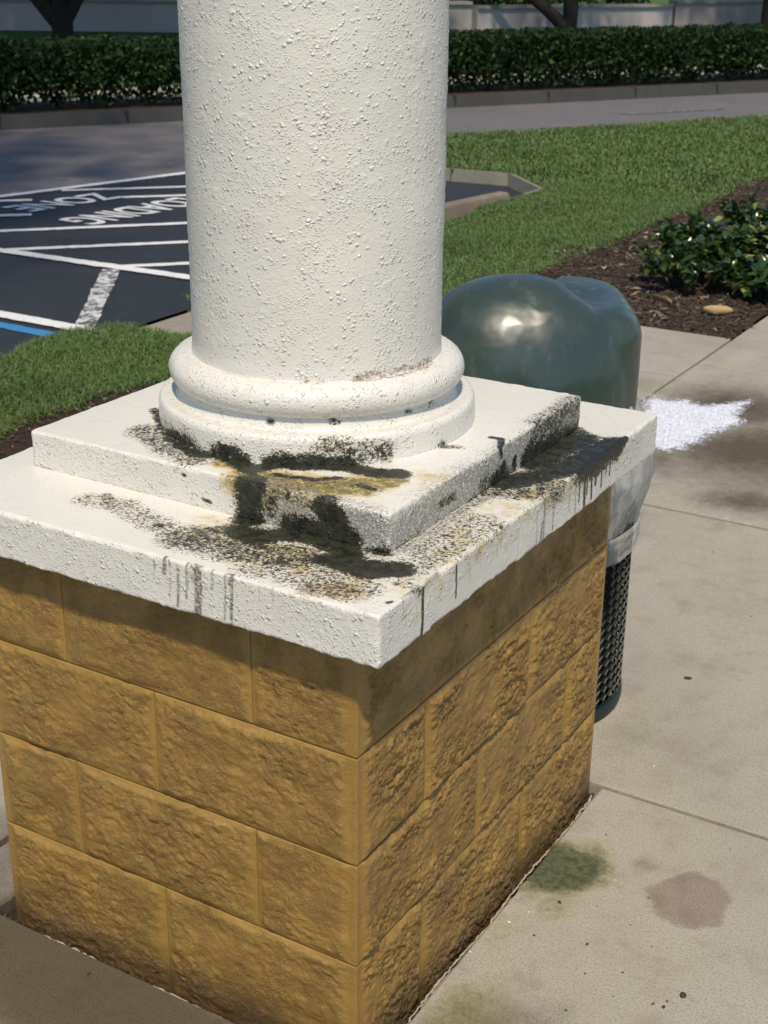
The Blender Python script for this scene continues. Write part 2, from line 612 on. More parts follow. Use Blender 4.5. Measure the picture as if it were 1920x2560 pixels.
def m_film(name, alpha, col, rough):
    g = G(name)
    w = g.noise(11, 4, 0.6, g.scale((1, 1, 0.35)), 1.5)
    g.done(col, rough, g.bump(w, 0.02, 0.5), spec=0.6)
    tr = g.n('ShaderNodeBsdfTransparent', Color=(0.95, 0.96, 0.97))
    tl = g.n('ShaderNodeBsdfTranslucent', Color=col)
    m1 = g.t.nodes.new('ShaderNodeMixShader'); m1.inputs[0].default_value = 0.35
    g.t.links.new(g.b.outputs[0], m1.inputs[1]); g.t.links.new(tl.outputs[0], m1.inputs[2])
    ms = g.t.nodes.new('ShaderNodeMixShader')
    g.t.links.new(g.ss(w, 0.35, 0.7, alpha - 0.22, min(alpha + 0.22, 1.0)), ms.inputs[0])
    g.t.links.new(tr.outputs[0], ms.inputs[1]); g.t.links.new(m1.outputs[0], ms.inputs[2])
    g.t.links.new(ms.outputs[0], g.out.inputs['Surface'])
    return g.m


MAT = {}
MAT['stucco'] = m_stucco()
MAT['block'] = m_block()
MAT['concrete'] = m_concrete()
MAT['islandkerb'] = m_concrete('pale_worn_kerb_concrete', (0.62, 0.66, 0.66), False)
MAT['kerb'] = m_concrete('grey_kerb_concrete', (0.17, 0.19, 0.22), False)
MAT['ramp'] = m_concrete('grey_ramp_concrete', (0.85, 0.83, 0.84), False)
MAT['lot'] = m_asphalt('dark_asphalt', (0.016, 0.018, 0.022), (0.026, 0.028, 0.033))
MAT['road'] = m_asphalt('worn_asphalt', (0.105, 0.098, 0.100), (0.145, 0.135, 0.136))
MAT['white'] = m_paint('white_road_paint', (0.74, 0.75, 0.76), 0.24)
MAT['worn'] = m_paint('worn_white_road_paint', (0.66, 0.66, 0.67), 0.50)
MAT['faint'] = m_paint('faded_white_road_paint', (0.30, 0.29, 0.29), 0.6, (0.09, 0.085, 0.085))
MAT['blue'] = m_paint('blue_road_paint', (0.045, 0.22, 0.48), 0.12)
MAT['grass'] = m_grass()
MAT['turf'] = m_simple('turf_soil', (0.028, 0.045, 0.012), (0.055, 0.085, 0.022), 14, 0.9, 0.1, 0.01, 120)
MAT['verge'] = m_simple('far_grass', (0.045, 0.095, 0.020), (0.085, 0.150, 0.036), 5, 0.9, 0.1, 0.02, 60)
MAT['mulch'] = m_mulch()
MAT['chips'] = m_chips()
MAT['hedge'] = m_leaf('hedge_leaves', (0.012, 0.028, 0.010), (0.024, 0.050, 0.017), (0.060, 0.105, 0.028), 0.6, 0.15)
MAT['shrub'] = m_leaf('shrub_leaves', (0.018, 0.042, 0.014), (0.060, 0.110, 0.028), (0.24, 0.27, 0.06), 0.22, 0.6)
MAT['tree'] = m_leaf('tree_leaves', (0.020, 0.040, 0.014), (0.045, 0.080, 0.024), (0.07, 0.10, 0.03), 0.45, 0.3)
MAT['bark'] = m_simple('dark_bark', (0.016, 0.014, 0.013), (0.040, 0.034, 0.030), 14, 0.85, 0.2, 0.03, 30)
MAT['wall'] = m_simple('lilac_grey_render', (0.40, 0.36, 0.37), (0.47, 0.425, 0.43), 1.2, 0.8, 0.2, 0.004, 60)
MAT['wall2'] = m_simple('tan_grey_render', (0.30, 0.265, 0.26), (0.36, 0.32, 0.31), 1.2, 0.8, 0.2, 0.004, 60)
MAT['coping'] = m_simple('grey_coping', (0.20, 0.185, 0.19), (0.27, 0.25, 0.25), 2, 0.8, 0.2, 0.004, 60)
MAT['steel'] = m_simple('black_green_coated_steel', (0.006, 0.012, 0.010), (0.014, 0.024, 0.020), 30, 0.4, 0.4)
MAT['black'] = m_simple('black_plastic', (0.008, 0.009, 0.009), (0.012, 0.014, 0.013), 6, 0.8, 0.15)
MAT['film'] = m_film('clear_bag_film', 0.74, (0.62, 0.63, 0.62), 0.22)
MAT['hem'] = m_film('bag_hem_film', 0.66, (0.74, 0.72, 0.66), 0.3)
def m_spill():
    g = G('white_powder_spill')
    n = g.noise(120, 6, 0.75, g.scale((1, 0.5, 1)))
    base = g.mix(g.ss(n, 0.35, 0.62), (0.46, 0.48, 0.56), (0.86, 0.88, 0.96))
    g.done(base, 0.6, g.bump(n, 0.006, 0.8), spec=0.4)
    tr = g.t.nodes.new('ShaderNodeBsdfTransparent')
    t = g.mth('ADD', g.attr('thick'), g.mth('MULTIPLY', g.mth('SUBTRACT', g.noise(70, 7, 0.75, g.scale((1, 0.45, 1))), 0.5), 2.2))
    ms = g.t.nodes.new('ShaderNodeMixShader')
    g.t.links.new(g.ss(t, 0.20, 0.85), ms.inputs[0])
    g.t.links.new(tr.outputs[0], ms.inputs[1]); g.t.links.new(g.b.outputs[0], ms.inputs[2])
    g.t.links.new(ms.outputs[0], g.out.inputs['Surface'])
    return g.m


MAT['spill'] = m_spill()
MAT['stone'] = m_simple('tan_stone', (0.34, 0.24, 0.11), (0.46, 0.34, 0.18), 30, 0.8, 0.2, 0.004, 120)
MAT['bit'] = m_simple('dark_leaf_bit', (0.030, 0.024, 0.018), (0.075, 0.058, 0.042), 60, 0.8, 0.2)
MAT['palebit'] = m_simple('pale_chip', (0.62, 0.60, 0.48), (0.78, 0.76, 0.66), 60, 0.8, 0.2)
MAT['filler'] = m_simple('pale_joint_filler', (0.26, 0.22, 0.16), (0.50, 0.45, 0.36), 40, 0.8, 0.2, 0.006, 90)
MAT['debris'] = m_simple('joint_grit', (0.012, 0.010, 0.009), (0.10, 0.085, 0.065), 160, 0.9, 0.1)
MAT['soil'] = m_simple('dark_joint_soil', (0.018, 0.014, 0.011), (0.050, 0.038, 0.028), 60, 0.9, 0.1, 0.01, 120)
MAT['bluepanel'] = m_simple('pale_blue_sheet', (0.22, 0.36, 0.52), (0.30, 0.44, 0.60), 2, 0.6, 0.3)


def m_hood():
    g = G('grey_green_plastic_hood')
    a = g.noise(7, 4, 0.6)
    base = g.mix(a, (0.018, 0.036, 0.032), (0.040, 0.060, 0.050))
    base = g.mix(g.ss(g.noise(26, 5, 0.7, g.scale((1, 1, 0.4))), 0.55, 0.8, 0, 0.35), base, (0.20, 0.23, 0.20))
    g.done(base, g.ss(a, 0.3, 0.7, 0.26, 0.42), g.bump(g.noise(7, 3, 0.5), 0.012, 0.35), spec=0.7)
    g.b.inputs['Coat Weight'].default_value = 0.12
    g.b.inputs['Coat Roughness'].default_value = 0.12
    return g.m


MAT['hood'] = m_hood()

# mould and stains on the stucco: kind, path (world metres), radius, strength
BLOBS = [
('k', [(-0.6911, 0.3675, 0.9744), (-0.6521, 0.3246, 0.9744), (-0.608, 0.2874, 0.9744), (-0.5586, 0.2562, 0.9744)], 0.01, 0.75),
('k', [(-0.5586, 0.2562, 0.9744), (-0.4763, 0.2101, 0.9744), (-0.4418, 0.2119, 0.9744), (-0.4179, 0.2272, 0.9744)], 0.02, 0.9),
('k', [(-0.6245, 0.2609, 0.9744), (-0.5426, 0.2208, 0.9744), (-0.4548, 0.1894, 0.9744)], 0.038, 0.58),
('k', [(-0.4179, 0.2272, 0.9744), (-0.3386, 0.1941, 0.9744), (-0.3146, 0.2424, 0.9744), (-0.2541, 0.2671, 0.9744), (-0.1978, 0.2975, 0.9744), (-0.1589, 0.2951, 0.9744), (-0.1078, 0.3142, 0.9744)], 0.02, 1.0),
('k', [(-0.332, 0.212, 0.9744), (-0.2916, 0.2654, 0.9744), (-0.2213, 0.3047, 0.9744)], 0.02, 0.9),
('k', [(-0.244, 0.2812, 1.0026), (-0.2014, 0.3182, 0.9963), (-0.1694, 0.3583, 0.9904)], 0.024, 0.55),
('k', [(-0.6482, 0.3293, 0.9738), (-0.6155, 0.2985, 0.9653), (-0.5638, 0.2623, 0.9717)], 0.01, 0.9),
('y', [(-0.3186, 0.1667, 0.9744), (-0.2533, 0.1821, 0.9744), (-0.1891, 0.1972, 0.9744), (-0.1372, 0.2302, 0.9744), (-0.1216, 0.279, 0.9744)], 0.045, 1),
('y', [(-0.3997, 0.1965, 0.9744), (-0.3494, 0.1954, 0.9744)], 0.02, 0.9),
('k', [(-0.2855, 0.2011, 0.9744), (-0.219, 0.2144, 0.9744), (-0.1898, 0.2409, 0.9744)], 0.009, 0.8),
('k', [(-0.3319, 0.1849, 0.9744), (-0.2861, 0.1483, 0.9744)], 0.012, 0.9),
('y', [(-0.1141, 0.297, 0.9744), (-0.0502, 0.3113, 0.9744)], 0.05, 0.45),
('k', [(-0.3186, 0.1667, 0.9744), (-0.2378, 0.1868, 0.9744), (-0.169, 0.2228, 0.9744)], 0.03, 0.4),
('k', [(-0.1459, 0.2298, 0.9744), (-0.112, 0.2259, 0.9744)], 0.008, 0.85),
('k', [(-0.119, 0.4767, 0.9744), (-0.093, 0.4933, 0.9744)], 0.01, 0.65),
('k', [(-0.0671, 0.5708, 0.9744), (-0.0492, 0.5729, 0.9744), (-0.0324, 0.5411, 0.9744)], 0.006, 0.75),
('k', [(-0.0326, 0.536, 0.9732), (-0.0326, 0.5435, 0.9532)], 0.005, 0.7),
('k', [(-0.306, 0.1471, 0.979), (-0.307, 0.1471, 0.8907)], 0.03, 1),
('k', [(-0.2622, 0.1471, 0.9525), (-0.258, 0.1471, 0.9351)], 0.013, 0.65),
('k', [(-0.2854, 0.1471, 0.9708), (-0.2107, 0.1471, 0.9715), (-0.1743, 0.1471, 0.9653)], 0.024, 0.45),
('k', [(-0.1608, 0.1471, 0.9601), (-0.1456, 0.1471, 0.9496), (-0.1313, 0.1471, 0.9381), (-0.1297, 0.1471, 0.8893)], 0.022, 0.95),
('g', [(-0.2861, 0.1471, 0.9458), (-0.1565, 0.1471, 0.9325), (-0.0678, 0.1471, 0.936)], 0.05, 0.8),
('k', [(-0.4042, 0.1471, 0.9226), (-0.3893, 0.1471, 0.9197)], 0.0035, 0.6),
('k', [(-0.4476, 0.1471, 0.9589), (-0.4426, 0.1471, 0.9582)], 0.003, 0.6),
('k', [(-0.2894, 0.0977, 0.9054), (-0.2474, 0.0918, 0.9054), (-0.2201, 0.1322, 0.9054), (-0.1641, 0.1445, 0.9054), (-0.1083, 0.1279, 0.9054)], 0.032, 1),
('k', [(-0.1083, 0.1279, 0.9054), (-0.0569, 0.0744, 0.9054), (0.0088, 0.1055, 0.9054)], 0.03, 1),
('k', [(-0.1084, 0.0735, 0.9054), (-0.0294, 0.0711, 0.9054), (0.0118, 0.1032, 0.9054)], 0.026, 1),
('k', [(-0.3522, 0.0301, 0.9054), (-0.2778, 0.0319, 0.9054), (-0.2109, 0.0411, 0.9054), (-0.1506, 0.0576, 0.9054)], 0.05, 0.64),
('k', [(-0.3476, 0.0609, 0.9054), (-0.3013, 0.1138, 0.9054)], 0.018, 0.7),
('k', [(-0.1844, 0.0044, 0.9054), (-0.0819, 0.0075, 0.9054), (-0.016, 0.0095, 0.9054)], 0.05, 0.5),
('y', [(-0.338, 0.0859, 0.9054), (-0.2163, 0.0486, 0.9054), (-0.1331, 0.0579, 0.9054), (-0.0249, 0.0235, 0.9054)], 0.06, 0.55),
('b', [(-0.0634, -0.0203, 0.9054), (-0.0234, -0.0049, 0.9054)], 0.03, 0.7),
('b', [(-0.2967, 0.02, 0.9054), (-0.2304, 0.018, 0.9054)], 0.03, 0.4),
('k', [(0.0133, 0.098, 0.9054), (0.0262, 0.224, 0.9054), (0.0318, 0.344, 0.9054)], 0.044, 0.47),
('k', [(0.0568, -0.0057, 0.9054), (0.0598, -0.0, 0.9054)], 0.004, 0.6),
('k', [(0.0426, 0.0621, 0.9054), (0.0776, 0.0645, 0.9054)], 0.014, 0.5),
('y', [(0.0433, 0.0469, 0.9054), (0.0478, 0.2155, 0.9054), (0.0435, 0.426, 0.9054)], 0.06, 0.4),
('k', [(-0.6022, 0.0731, 0.9054), (-0.537, 0.0833, 0.9054), (-0.4355, 0.048, 0.9054), (-0.4133, 0.0453, 0.9054)], 0.034, 0.5),
('k', [(-0.5904, 0.1018, 0.9054), (-0.5433, 0.0665, 0.9054)], 0.014, 0.6),
('k', [(-0.4224, 0.0443, 0.9054), (-0.4133, 0.0453, 0.9054)], 0.009, 0.8),
('k', [(-0.0188, 0.5335, 0.9054), (0.0104, 0.5889, 0.9054), (0.0457, 0.6758, 0.9054), (0.0538, 0.789, 0.9054), (0.0664, 0.852, 0.9054)], 0.034, 1),
('k', [(-0.024, 0.6615, 0.9054), (-0.0062, 0.7925, 0.9054), (0.0011, 0.8435, 0.9054)], 0.036, 1),
('k', [(-0.0221, 0.4844, 0.9054), (0.0439, 0.5183, 0.9054), (0.0643, 0.5724, 0.9054)], 0.034, 0.6),
('y', [(0.0418, 0.5035, 0.9054), (0.0643, 0.5724, 0.9054), (-0.0023, 0.8514, 0.9054)], 0.04, 0.6),
('k', [(-0.0159, 0.8596, 0.9054), (0.025, 0.8454, 0.9054)], 0.014, 0.7),
('k', [(-0.0647, 0.3322, 0.9054), (-0.0429, 0.4178, 0.9054), (-0.0295, 0.4989, 0.9054)], 0.012, 0.5),
('k', [(-0.0326, 0.5529, 0.9325), (-0.0326, 0.5483, 0.9005)], 0.009, 1),
('k', [(-0.0326, 0.6029, 0.9308), (-0.0326, 0.601, 0.9113)], 0.009, 1),
('k', [(-0.0326, 0.6551, 0.9242), (-0.0326, 0.6519, 0.8992)], 0.013, 1),
('k', [(-0.0326, 0.6793, 0.9076), (-0.0326, 0.7641, 0.9011), (-0.0326, 0.8743, 0.908)], 0.03, 0.8),
('k', [(-0.0326, 0.6955, 0.9448), (-0.0326, 0.8682, 0.9487)], 0.036, 0.62),
('g', [(-0.0326, 0.19, 0.9287), (-0.0326, 0.3966, 0.9336), (-0.0326, 0.578, 0.9293), (-0.0326, 0.8697, 0.9386)], 0.045, 0.75),
('k', [(-0.0326, 0.3106, 0.9299), (-0.0326, 0.3216, 0.9345), (-0.0326, 0.363, 0.9318)], 0.009, 0.6),
('k', [(-0.0326, 0.176, 0.9012), (-0.0326, 0.2358, 0.9124)], 0.014, 0.35),
('k', [(0.0703, 0.6959, 0.9003), (0.0703, 0.6967, 0.8607), (0.0703, 0.699, 0.8201)], 0.004, 1),
('k', [(0.0703, 0.672, 0.9019), (0.0703, 0.671, 0.8734), (0.0703, 0.6715, 0.8441)], 0.0025, 0.8),
('k', [(0.0703, 0.7097, 0.8989), (0.0703, 0.7084, 0.873), (0.0703, 0.7086, 0.8465)], 0.0025, 0.8),
('k', [(0.0703, 0.73, 0.9014), (0.0703, 0.7303, 0.866), (0.0703, 0.7321, 0.8299)], 0.003, 0.9),
('k', [(0.0703, 0.7511, 0.9008), (0.0703, 0.7494, 0.8777), (0.0703, 0.7491, 0.8541)], 0.0035, 1),
('k', [(0.0703, 0.7791, 0.9026), (0.0703, 0.779, 0.8707), (0.0703, 0.7804, 0.8381)], 0.0025, 0.8),
('k', [(0.0703, 0.8044, 0.9024), (0.0703, 0.8022, 0.8822), (0.0703, 0.8016, 0.8614)], 0.0025, 0.8),
('k', [(0.0703, 0.879, 0.8999), (0.0703, 0.8743, 0.893), (0.0703, 0.8712, 0.8855)], 0.003, 0.8),
('k', [(0.0703, 0.8979, 0.9005), (0.0703, 0.8926, 0.8967), (0.0703, 0.8888, 0.8925)], 0.004, 0.9),
('k', [(0.0703, 0.8231, 0.8998), (0.0703, 0.8218, 0.8747), (0.0703, 0.8221, 0.8489)], 0.0025, 0.7),
('k', [(0.0703, 0.7649, 0.9025), (0.0703, 0.7622, 0.8856), (0.0703, 0.7609, 0.8682)], 0.002, 0.6),
('k', [(0.0703, 0.8375, 0.9016), (0.0703, 0.8345, 0.8859), (0.0703, 0.833, 0.8698)], 0.002, 0.6),
('k', [(0.0703, 0.7232, 0.9005), (0.0703, 0.7202, 0.8854), (0.0703, 0.7186, 0.8698)], 0.002, 0.7),
('k', [(0.0703, 0.7405, 0.9011), (0.0703, 0.737, 0.889), (0.0703, 0.7349, 0.8764)], 0.003, 0.8),
('b', [(0.0703, 0.5553, 0.9052), (0.0703, 0.5583, 0.8252)], 0.004, 0.55),
('b', [(0.0703, 0.5092, 0.8566), (0.0703, 0.5066, 0.8182)], 0.004, 0.8),
('b', [(0.0703, 0.5143, 0.913), (0.0703, 0.5198, 0.8106)], 0.004, 0.6),
('b', [(0.0703, 0.6261, 0.8993), (0.0703, 0.6267, 0.8417)], 0.004, 0.5),
('b', [(0.0703, 0.6528, 0.8965), (0.0703, 0.6554, 0.8261)], 0.004, 0.5),
('b', [(0.0703, 0.4759, 0.9093), (0.0703, 0.4738, 0.8661)], 0.008, 0.4),
('k', [(0.0703, 0.6652, 0.9026), (0.0703, 0.7337, 0.9002), (0.0703, 0.8042, 0.9031), (0.0703, 0.9018, 0.9003)], 0.005, 0.95),
('g', [(0.0703, 0.4636, 0.9133), (0.0703, 0.6677, 0.886), (0.0703, 0.9633, 0.8675)], 0.04, 0.5),
('k', [(0.0703, 0.0778, 0.8983), (0.0703, 0.0764, 0.8612), (0.0703, 0.0737, 0.8211)], 0.0028, 0.95),
('k', [(0.0703, 0.1821, 0.8973), (0.0703, 0.184, 0.8414)], 0.0025, 0.65),
('k', [(0.0703, 0.0145, 0.9098), (0.0703, 0.0777, 0.8999), (0.0703, 0.1287, 0.9035)], 0.005, 0.3),
('k', [(-0.0213, 0.2627, 0.9054), (-0.0227, 0.3969, 0.9054), (-0.0137, 0.4952, 0.9054)], 0.012, 0.45),
('k', [(-0.1659, 0.1471, 0.8891), (-0.0675, 0.1471, 0.8956), (-0.0244, 0.1471, 0.9178)], 0.009, 0.75),
('k', [(-0.0338, 0.5015, 0.9744), (-0.0226, 0.5533, 0.9744), (-0.0196, 0.7475, 0.9744)], 0.02, 0.3),
('k', [(0.0703, 0.2708, 0.8861), (0.0703, 0.2698, 0.8574)], 0.0022, 0.22),
('k', [(0.0703, 0.3299, 0.8853), (0.0703, 0.3291, 0.856)], 0.0022, 0.3),
('k', [(0.0703, 0.4097, 0.8824), (0.0703, 0.413, 0.8158)], 0.0022, 0.25),
('k', [(0.0703, 0.4836, 0.8873), (0.0703, 0.489, 0.8097)], 0.0022, 0.35),
('d', [(-0.1423, -0.0532, 0.9258), (-0.1438, -0.0532, 0.8749)], 0.0026, 0.3),
('d', [(-0.1167, -0.0532, 0.9244), (-0.1179, -0.0532, 0.8738)], 0.0026, 0.3),
('d', [(-0.3279, -0.0532, 0.9053), (-0.3276, -0.0532, 0.8922), (-0.3296, -0.0532, 0.8784)], 0.004, 0.6),
('d', [(-0.3007, -0.0532, 0.8967), (-0.3016, -0.0532, 0.8619), (-0.3048, -0.0532, 0.8261)], 0.003, 0.55),
('d', [(-0.2829, -0.0532, 0.906), (-0.2834, -0.0532, 0.8752), (-0.2863, -0.0532, 0.8436)], 0.003, 0.5),
('d', [(-0.2629, -0.0532, 0.9045), (-0.264, -0.0532, 0.8619), (-0.2674, -0.0532, 0.8179)], 0.005, 0.62),
('d', [(-0.2558, -0.0532, 0.905), (-0.2566, -0.0532, 0.8656), (-0.2598, -0.0532, 0.825)], 0.003, 0.6),
('d', [(-0.2672, -0.0532, 0.9035), (-0.2666, -0.0532, 0.8937), (-0.2683, -0.0532, 0.8833)], 0.01, 0.6),
('d', [(-0.2332, -0.0532, 0.9043), (-0.2328, -0.0532, 0.8883), (-0.2347, -0.0532, 0.8717)], 0.003, 0.45),
('d', [(-0.208, -0.0532, 0.903), (-0.2085, -0.0532, 0.8659), (-0.2112, -0.0532, 0.8276)], 0.003, 0.45),
('d', [(-0.1954, -0.0532, 0.9061), (-0.1961, -0.0532, 0.861), (-0.199, -0.0532, 0.8145)], 0.003, 0.7),
('d', [(-0.1968, -0.0532, 0.9058), (-0.196, -0.0532, 0.8999), (-0.1973, -0.0532, 0.8934)], 0.009, 0.6),
('d', [(-0.3491, -0.0532, 0.8965), (-0.3487, -0.0532, 0.8852), (-0.3507, -0.0532, 0.8733)], 0.003, 0.4),
('d', [(-0.3164, -0.0532, 0.9017), (-0.3172, -0.0532, 0.8701), (-0.3204, -0.0532, 0.8375)], 0.003, 0.35),
]

# ================================================================ ground
base = link('ground', npmesh('ground', *flat_poly([(-160, -120), (160, -120), (160, 200), (-160, 200)], -0.16), MAT['turf'], False))
tag(base, kind='structure')

ZA = -0.10            # asphalt level
lot = empty('parking_lot', (-6, 5, ZA)); tag(lot, kind='structure')
link('asphalt', npmesh('asphalt', *flat_poly([(-60, -60), (-3.0, -60), (-3.0, 9.8), (-7.0, 9.8), (-9.6, -1.8), (-23, -60)][0:1] + [(-23.0, -60), (-3.0, -60), (-3.0, 9.9), (-6.9, 9.9), (-7.64, 6.68)], ZA), MAT['lot'], False), lot)
road = link('road', npmesh('road', *flat_poly([(-120, -60), (-2.5, -60), (-2.5, 10), (12.5, 36), (0, 60), (-120, 40)], ZA - 0.004), MAT['road'], False))
tag(road, kind='structure')


def stripe(name, p, q, w, mat, z=ZA + 0.004, parent=lot, label=None):
    p = np.array(p, float); q = np.array(q, float)
    d = (q - p) / np.linalg.norm(q - p); n = np.array([-d[1], d[0]]) * w / 2
    L = np.linalg.norm(q - p); k = max(2, int(L / 0.04))
    V = []
    for i in range(k + 1):
        c = p + (q - p) * i / k
        e1 = 0.004 * RNG.standard_normal(); e2 = 0.004 * RNG.standard_normal()
        V += [(*(c + n + n / (w / 2) * e1), z), (*(c - n - n / (w / 2) * e2), z)]
    V = np.array(V)
    F = np.array([(2 * i, 2 * i + 1, 2 * i + 3, 2 * i + 2) for i in range(k)])
    o = link(name, npmesh(name, V, F, mat, False), parent)
    if label: o['label'] = label
    return o


stripe('painted_line', (-8.46, 3.10), (-7.64, 6.68), 0.10, MAT['white'])
stripe('painted_line', (-7.64, 6.68), (-6.95, 9.7), 0.10, MAT['white'])
stripe('painted_line', (-7.43, 7.18), (-5.4, 9.24), 0.085, MAT['white'], z=ZA + 0.006)
stripe('painted_line', (-8.25, 5.75), (-7.30, 6.70), 0.085, MAT['white'])
stripe('painted_line', (-6.79, 7.21), (-5.0, 9.0), 0.085, MAT['white'])
stripe('painted_line', (-8.0, 5.00), (-6.81, 6.19), 0.095, MAT['white'], z=ZA + 0.008)
stripe('painted_line', (-6.95, 5.12), (-4.0, 8.34), 0.085, MAT['white'], z=ZA + 0.006)
stripe('painted_line', (-6.00, 5.12), (-3.9, 7.35), 0.085, MAT['white'], z=ZA + 0.006)
stripe('painted_line', (-5.02, 5.12), (-3.9, 6.32), 0.085, MAT['white'], z=ZA + 0.006)
stripe('painted_line', (-9.2, 4.99), (-3.87, 5.13), 0.105, MAT['white'], z=ZA + 0.010)
stripe('painted_line', (-5.0, 5.04), (-4.15, 3.86), 0.115, MAT['worn'], label='worn and cracked white line', z=ZA + 0.006)
stripe('painted_line', (-10.5, 3.80), (-3.93, 3.80), 0.105, MAT['white'], z=ZA + 0.010)
stripe('painted_line', (-10.5, 3.635), (-3.93, 3.635), 0.095, MAT['blue'], label='blue line')
stripe('painted_line', (-5.82, 15.70), (-5.0, 17.15), 0.16, MAT['faint'], z=ZA + 0.002, parent=road)


def lettering(text, mid, read, upv, height, width):
    """stretched road lettering: read = reading direction, upv = towards the letter tops"""
    cu = bpy.data.curves.new('lettering', 'FONT')
    cu.body = text; cu.size = 1.0; cu.offset = 0.022
    tmp = bpy.data.objects.new('tmp_text', cu)
    COL.objects.link(tmp)
    dg = bpy.context.evaluated_depsgraph_get()
    me = bpy.data.meshes.new_from_object(tmp.evaluated_get(dg))
    bpy.data.objects.remove(tmp)
    v = np.array([x.co[:] for x in me.vertices])
    lo, hi = v.min(0), v.max(0)
    t = (v[:, 0] - lo[0]) / (hi[0] - lo[0]) - 0.5
    s = (v[:, 1] - lo[1]) / (hi[1] - lo[1]) - 0.5
    P = np.array(mid)[None] + t[:, None] * np.array(read) * width + s[:, None] * np.array(upv) * height
    for i, x in enumerate(me.vertices):
        x.co = (P[i, 0], P[i, 1], ZA + 0.007)
    me.materials.clear(); me.materials.append(MAT['white'])
    o = link('painted_lettering', me, lot)
    o['label'] = 'stencilled word ' + text
    return o


lettering('LOADING', (-6.27, 6.78), (-0.07, -0.997), (0.985, -0.02), 0.40, 1.30)
lettering('ZONE', (-7.00, 6.76), (-0.14, -0.99), (0.985, -0.02), 0.36, 0.95)

# --- lawn (one sheet each side of the ramp, and the far part that widens)
HK0 = np.array([-10.95, 9.95]); HD = np.array([0.5, 0.866]) / np.linalg.norm([0.5, 0.866]); HN = np.array([-HD[1], HD[0]])
RE0 = np.array([-6.26, 11.8])
LAWN1 = [(-3.86, -12), (-3.02, -12), (-3.02, 3.2), (-3.3, 3.74), (-3.74, 3.74), (-3.84, 3.5)]
LAWN2 = [(-3.86, 4.45), (-2.55, 4.45), (-2.50, 10.8), (-0.5, 16), (9, 33), tuple(RE0 + HD * 24), tuple(RE0 - HD * 2.4), (-7.35, 9.72), (-4.98, 9.66), (-4.40, 9.70), (-3.80, 9.05)]


def lawn_z(P):
    return -0.018 + 0.014 * fbm(P, 1.1, 3, 5)


def lawn(name, poly, bb, step):
    P, F = sheet(*bb, step, lambda P: lawn_z(P), keep=lambda c: inpoly(c, poly))
    e = polydist(P, poly)
    P[:, 2] -= 0.08 * sstep(0.06, -0.02, e)
    o = link(name, npmesh(name, P, F, MAT['turf'], True))
    tag(o, kind='structure')


lawn('lawn', LAWN1, (-3.9, -2.9, -4, 3.8), 0.04)
lawn('lawn', LAWN2, (-7.5, 9, 4.4, 33), 0.10)


def blades(name, poly, bb, n, h, w, seed, excl=None):
    r = np.random.default_rng(seed)
    P = np.stack([r.uniform(bb[0], bb[1], n), r.uniform(bb[2], bb[3], n), np.zeros(n)], 1)
    e = polydist(P, poly)
    k = (e > -0.03 + 0.05 * vnoise(P, 7, 3)) & (vnoise(P, 9, 8) + r.uniform(-1, 1, n) > -1.35)
    if excl is not None: k &= ~excl(P)
    P = P[k]; n = len(P)
    P[:, 2] = lawn_z(P) - 0.004
    hh = h * r.uniform(0.5, 1.35, n) * (1 + 0.35 * fbm(P, 2.3, 2, 9))
    a = r.uniform(0, 2 * np.pi, n)
    lean = r.uniform(0.35, 1.5, n)
    d = np.stack([np.cos(a), np.sin(a), np.zeros(n)], 1)
    b = a + r.uniform(0.8, 2.3, n)
    s = np.stack([np.cos(b), np.sin(b), np.zeros(n)], 1) * (w * r.uniform(0.6, 1.3, n))[:, None] / 2
    z = np.array([0, 0, 1.0])
    m = P + d * (hh * lean * 0.32)[:, None] + z * (hh * 0.62)[:, None]
    t = P + d * (hh * lean * 0.95)[:, None] + z * (hh * (1 - 0.42 * lean))[:, None]
    V = np.stack([P - s, P + s, m + s * 0.8, m - s * 0.8, t], 1).reshape(-1, 3)
    i = np.arange(n) * 5
    Q = np.stack([i, i + 1, i + 2, i + 3], 1)
    T = np.stack([i + 3, i + 2, i + 4], 1)
    o = link(name, npmesh(name, V, [Q, T], MAT['grass'], False))
    return o


def_g = lambda o, l: tag(o, l, 'grass', kind='stuff')
def_g(blades('grass', LAWN1, (-3.95, -2.95, 1.3, 3.8), 42000, 0.048, 0.0042, 1), 'short green grass of the lawn strip left of the pedestal')
def_g(blades('grass', LAWN2, (-3.9, -2.45, 4.4, 9.5), 80000, 0.042, 0.0055, 2), 'mown green grass between the parking bay and the mulch bed')
def_g(blades('grass', LAWN2, (-7.4, -1.0, 9.0, 18.5), 130000, 0.045, 0.010, 4), 'mown green grass of the wide lawn beside the far road')

# --- mulch bed and bare soil
BED = [(-2.66, 5.18), (-1.012, 5.18), (-1.012, 13.5), (-2.2, 13.5), (-2.52, 10.8), (-2.47, 8.6), (-2.58, 7.0), (-2.72, 5.6)]
BEDC = [(-2.66, 5.25), (-1.07, 5.25), (-1.07, 13.5), (-2.2, 13.5), (-2.52, 10.8), (-2.47, 8.6), (-2.58, 7.0), (-2.72, 5.6)]
SOIL = [(-3.16, -6), (-1.9, -6), (-1.9, 5.0), (-3.0, 5.0), (-3.05, 3.3)]


def bed_z(P):
    return -0.012 + 0.022 * fbm(P, 3.0, 4, 21)


for nm, poly, bb in (('planting_bed', BED, (-2.8, -0.98, 4.9, 13.6)), ('bare_soil', SOIL, (-3.2, -1.9, -3, 5.0))):
    P, F = sheet(*bb, 0.035, lambda P: bed_z(P), keep=lambda c, poly=poly: inpoly(c, poly))
    tag(link(nm, npmesh(nm, P, F, MAT['mulch'], True)), kind='structure')


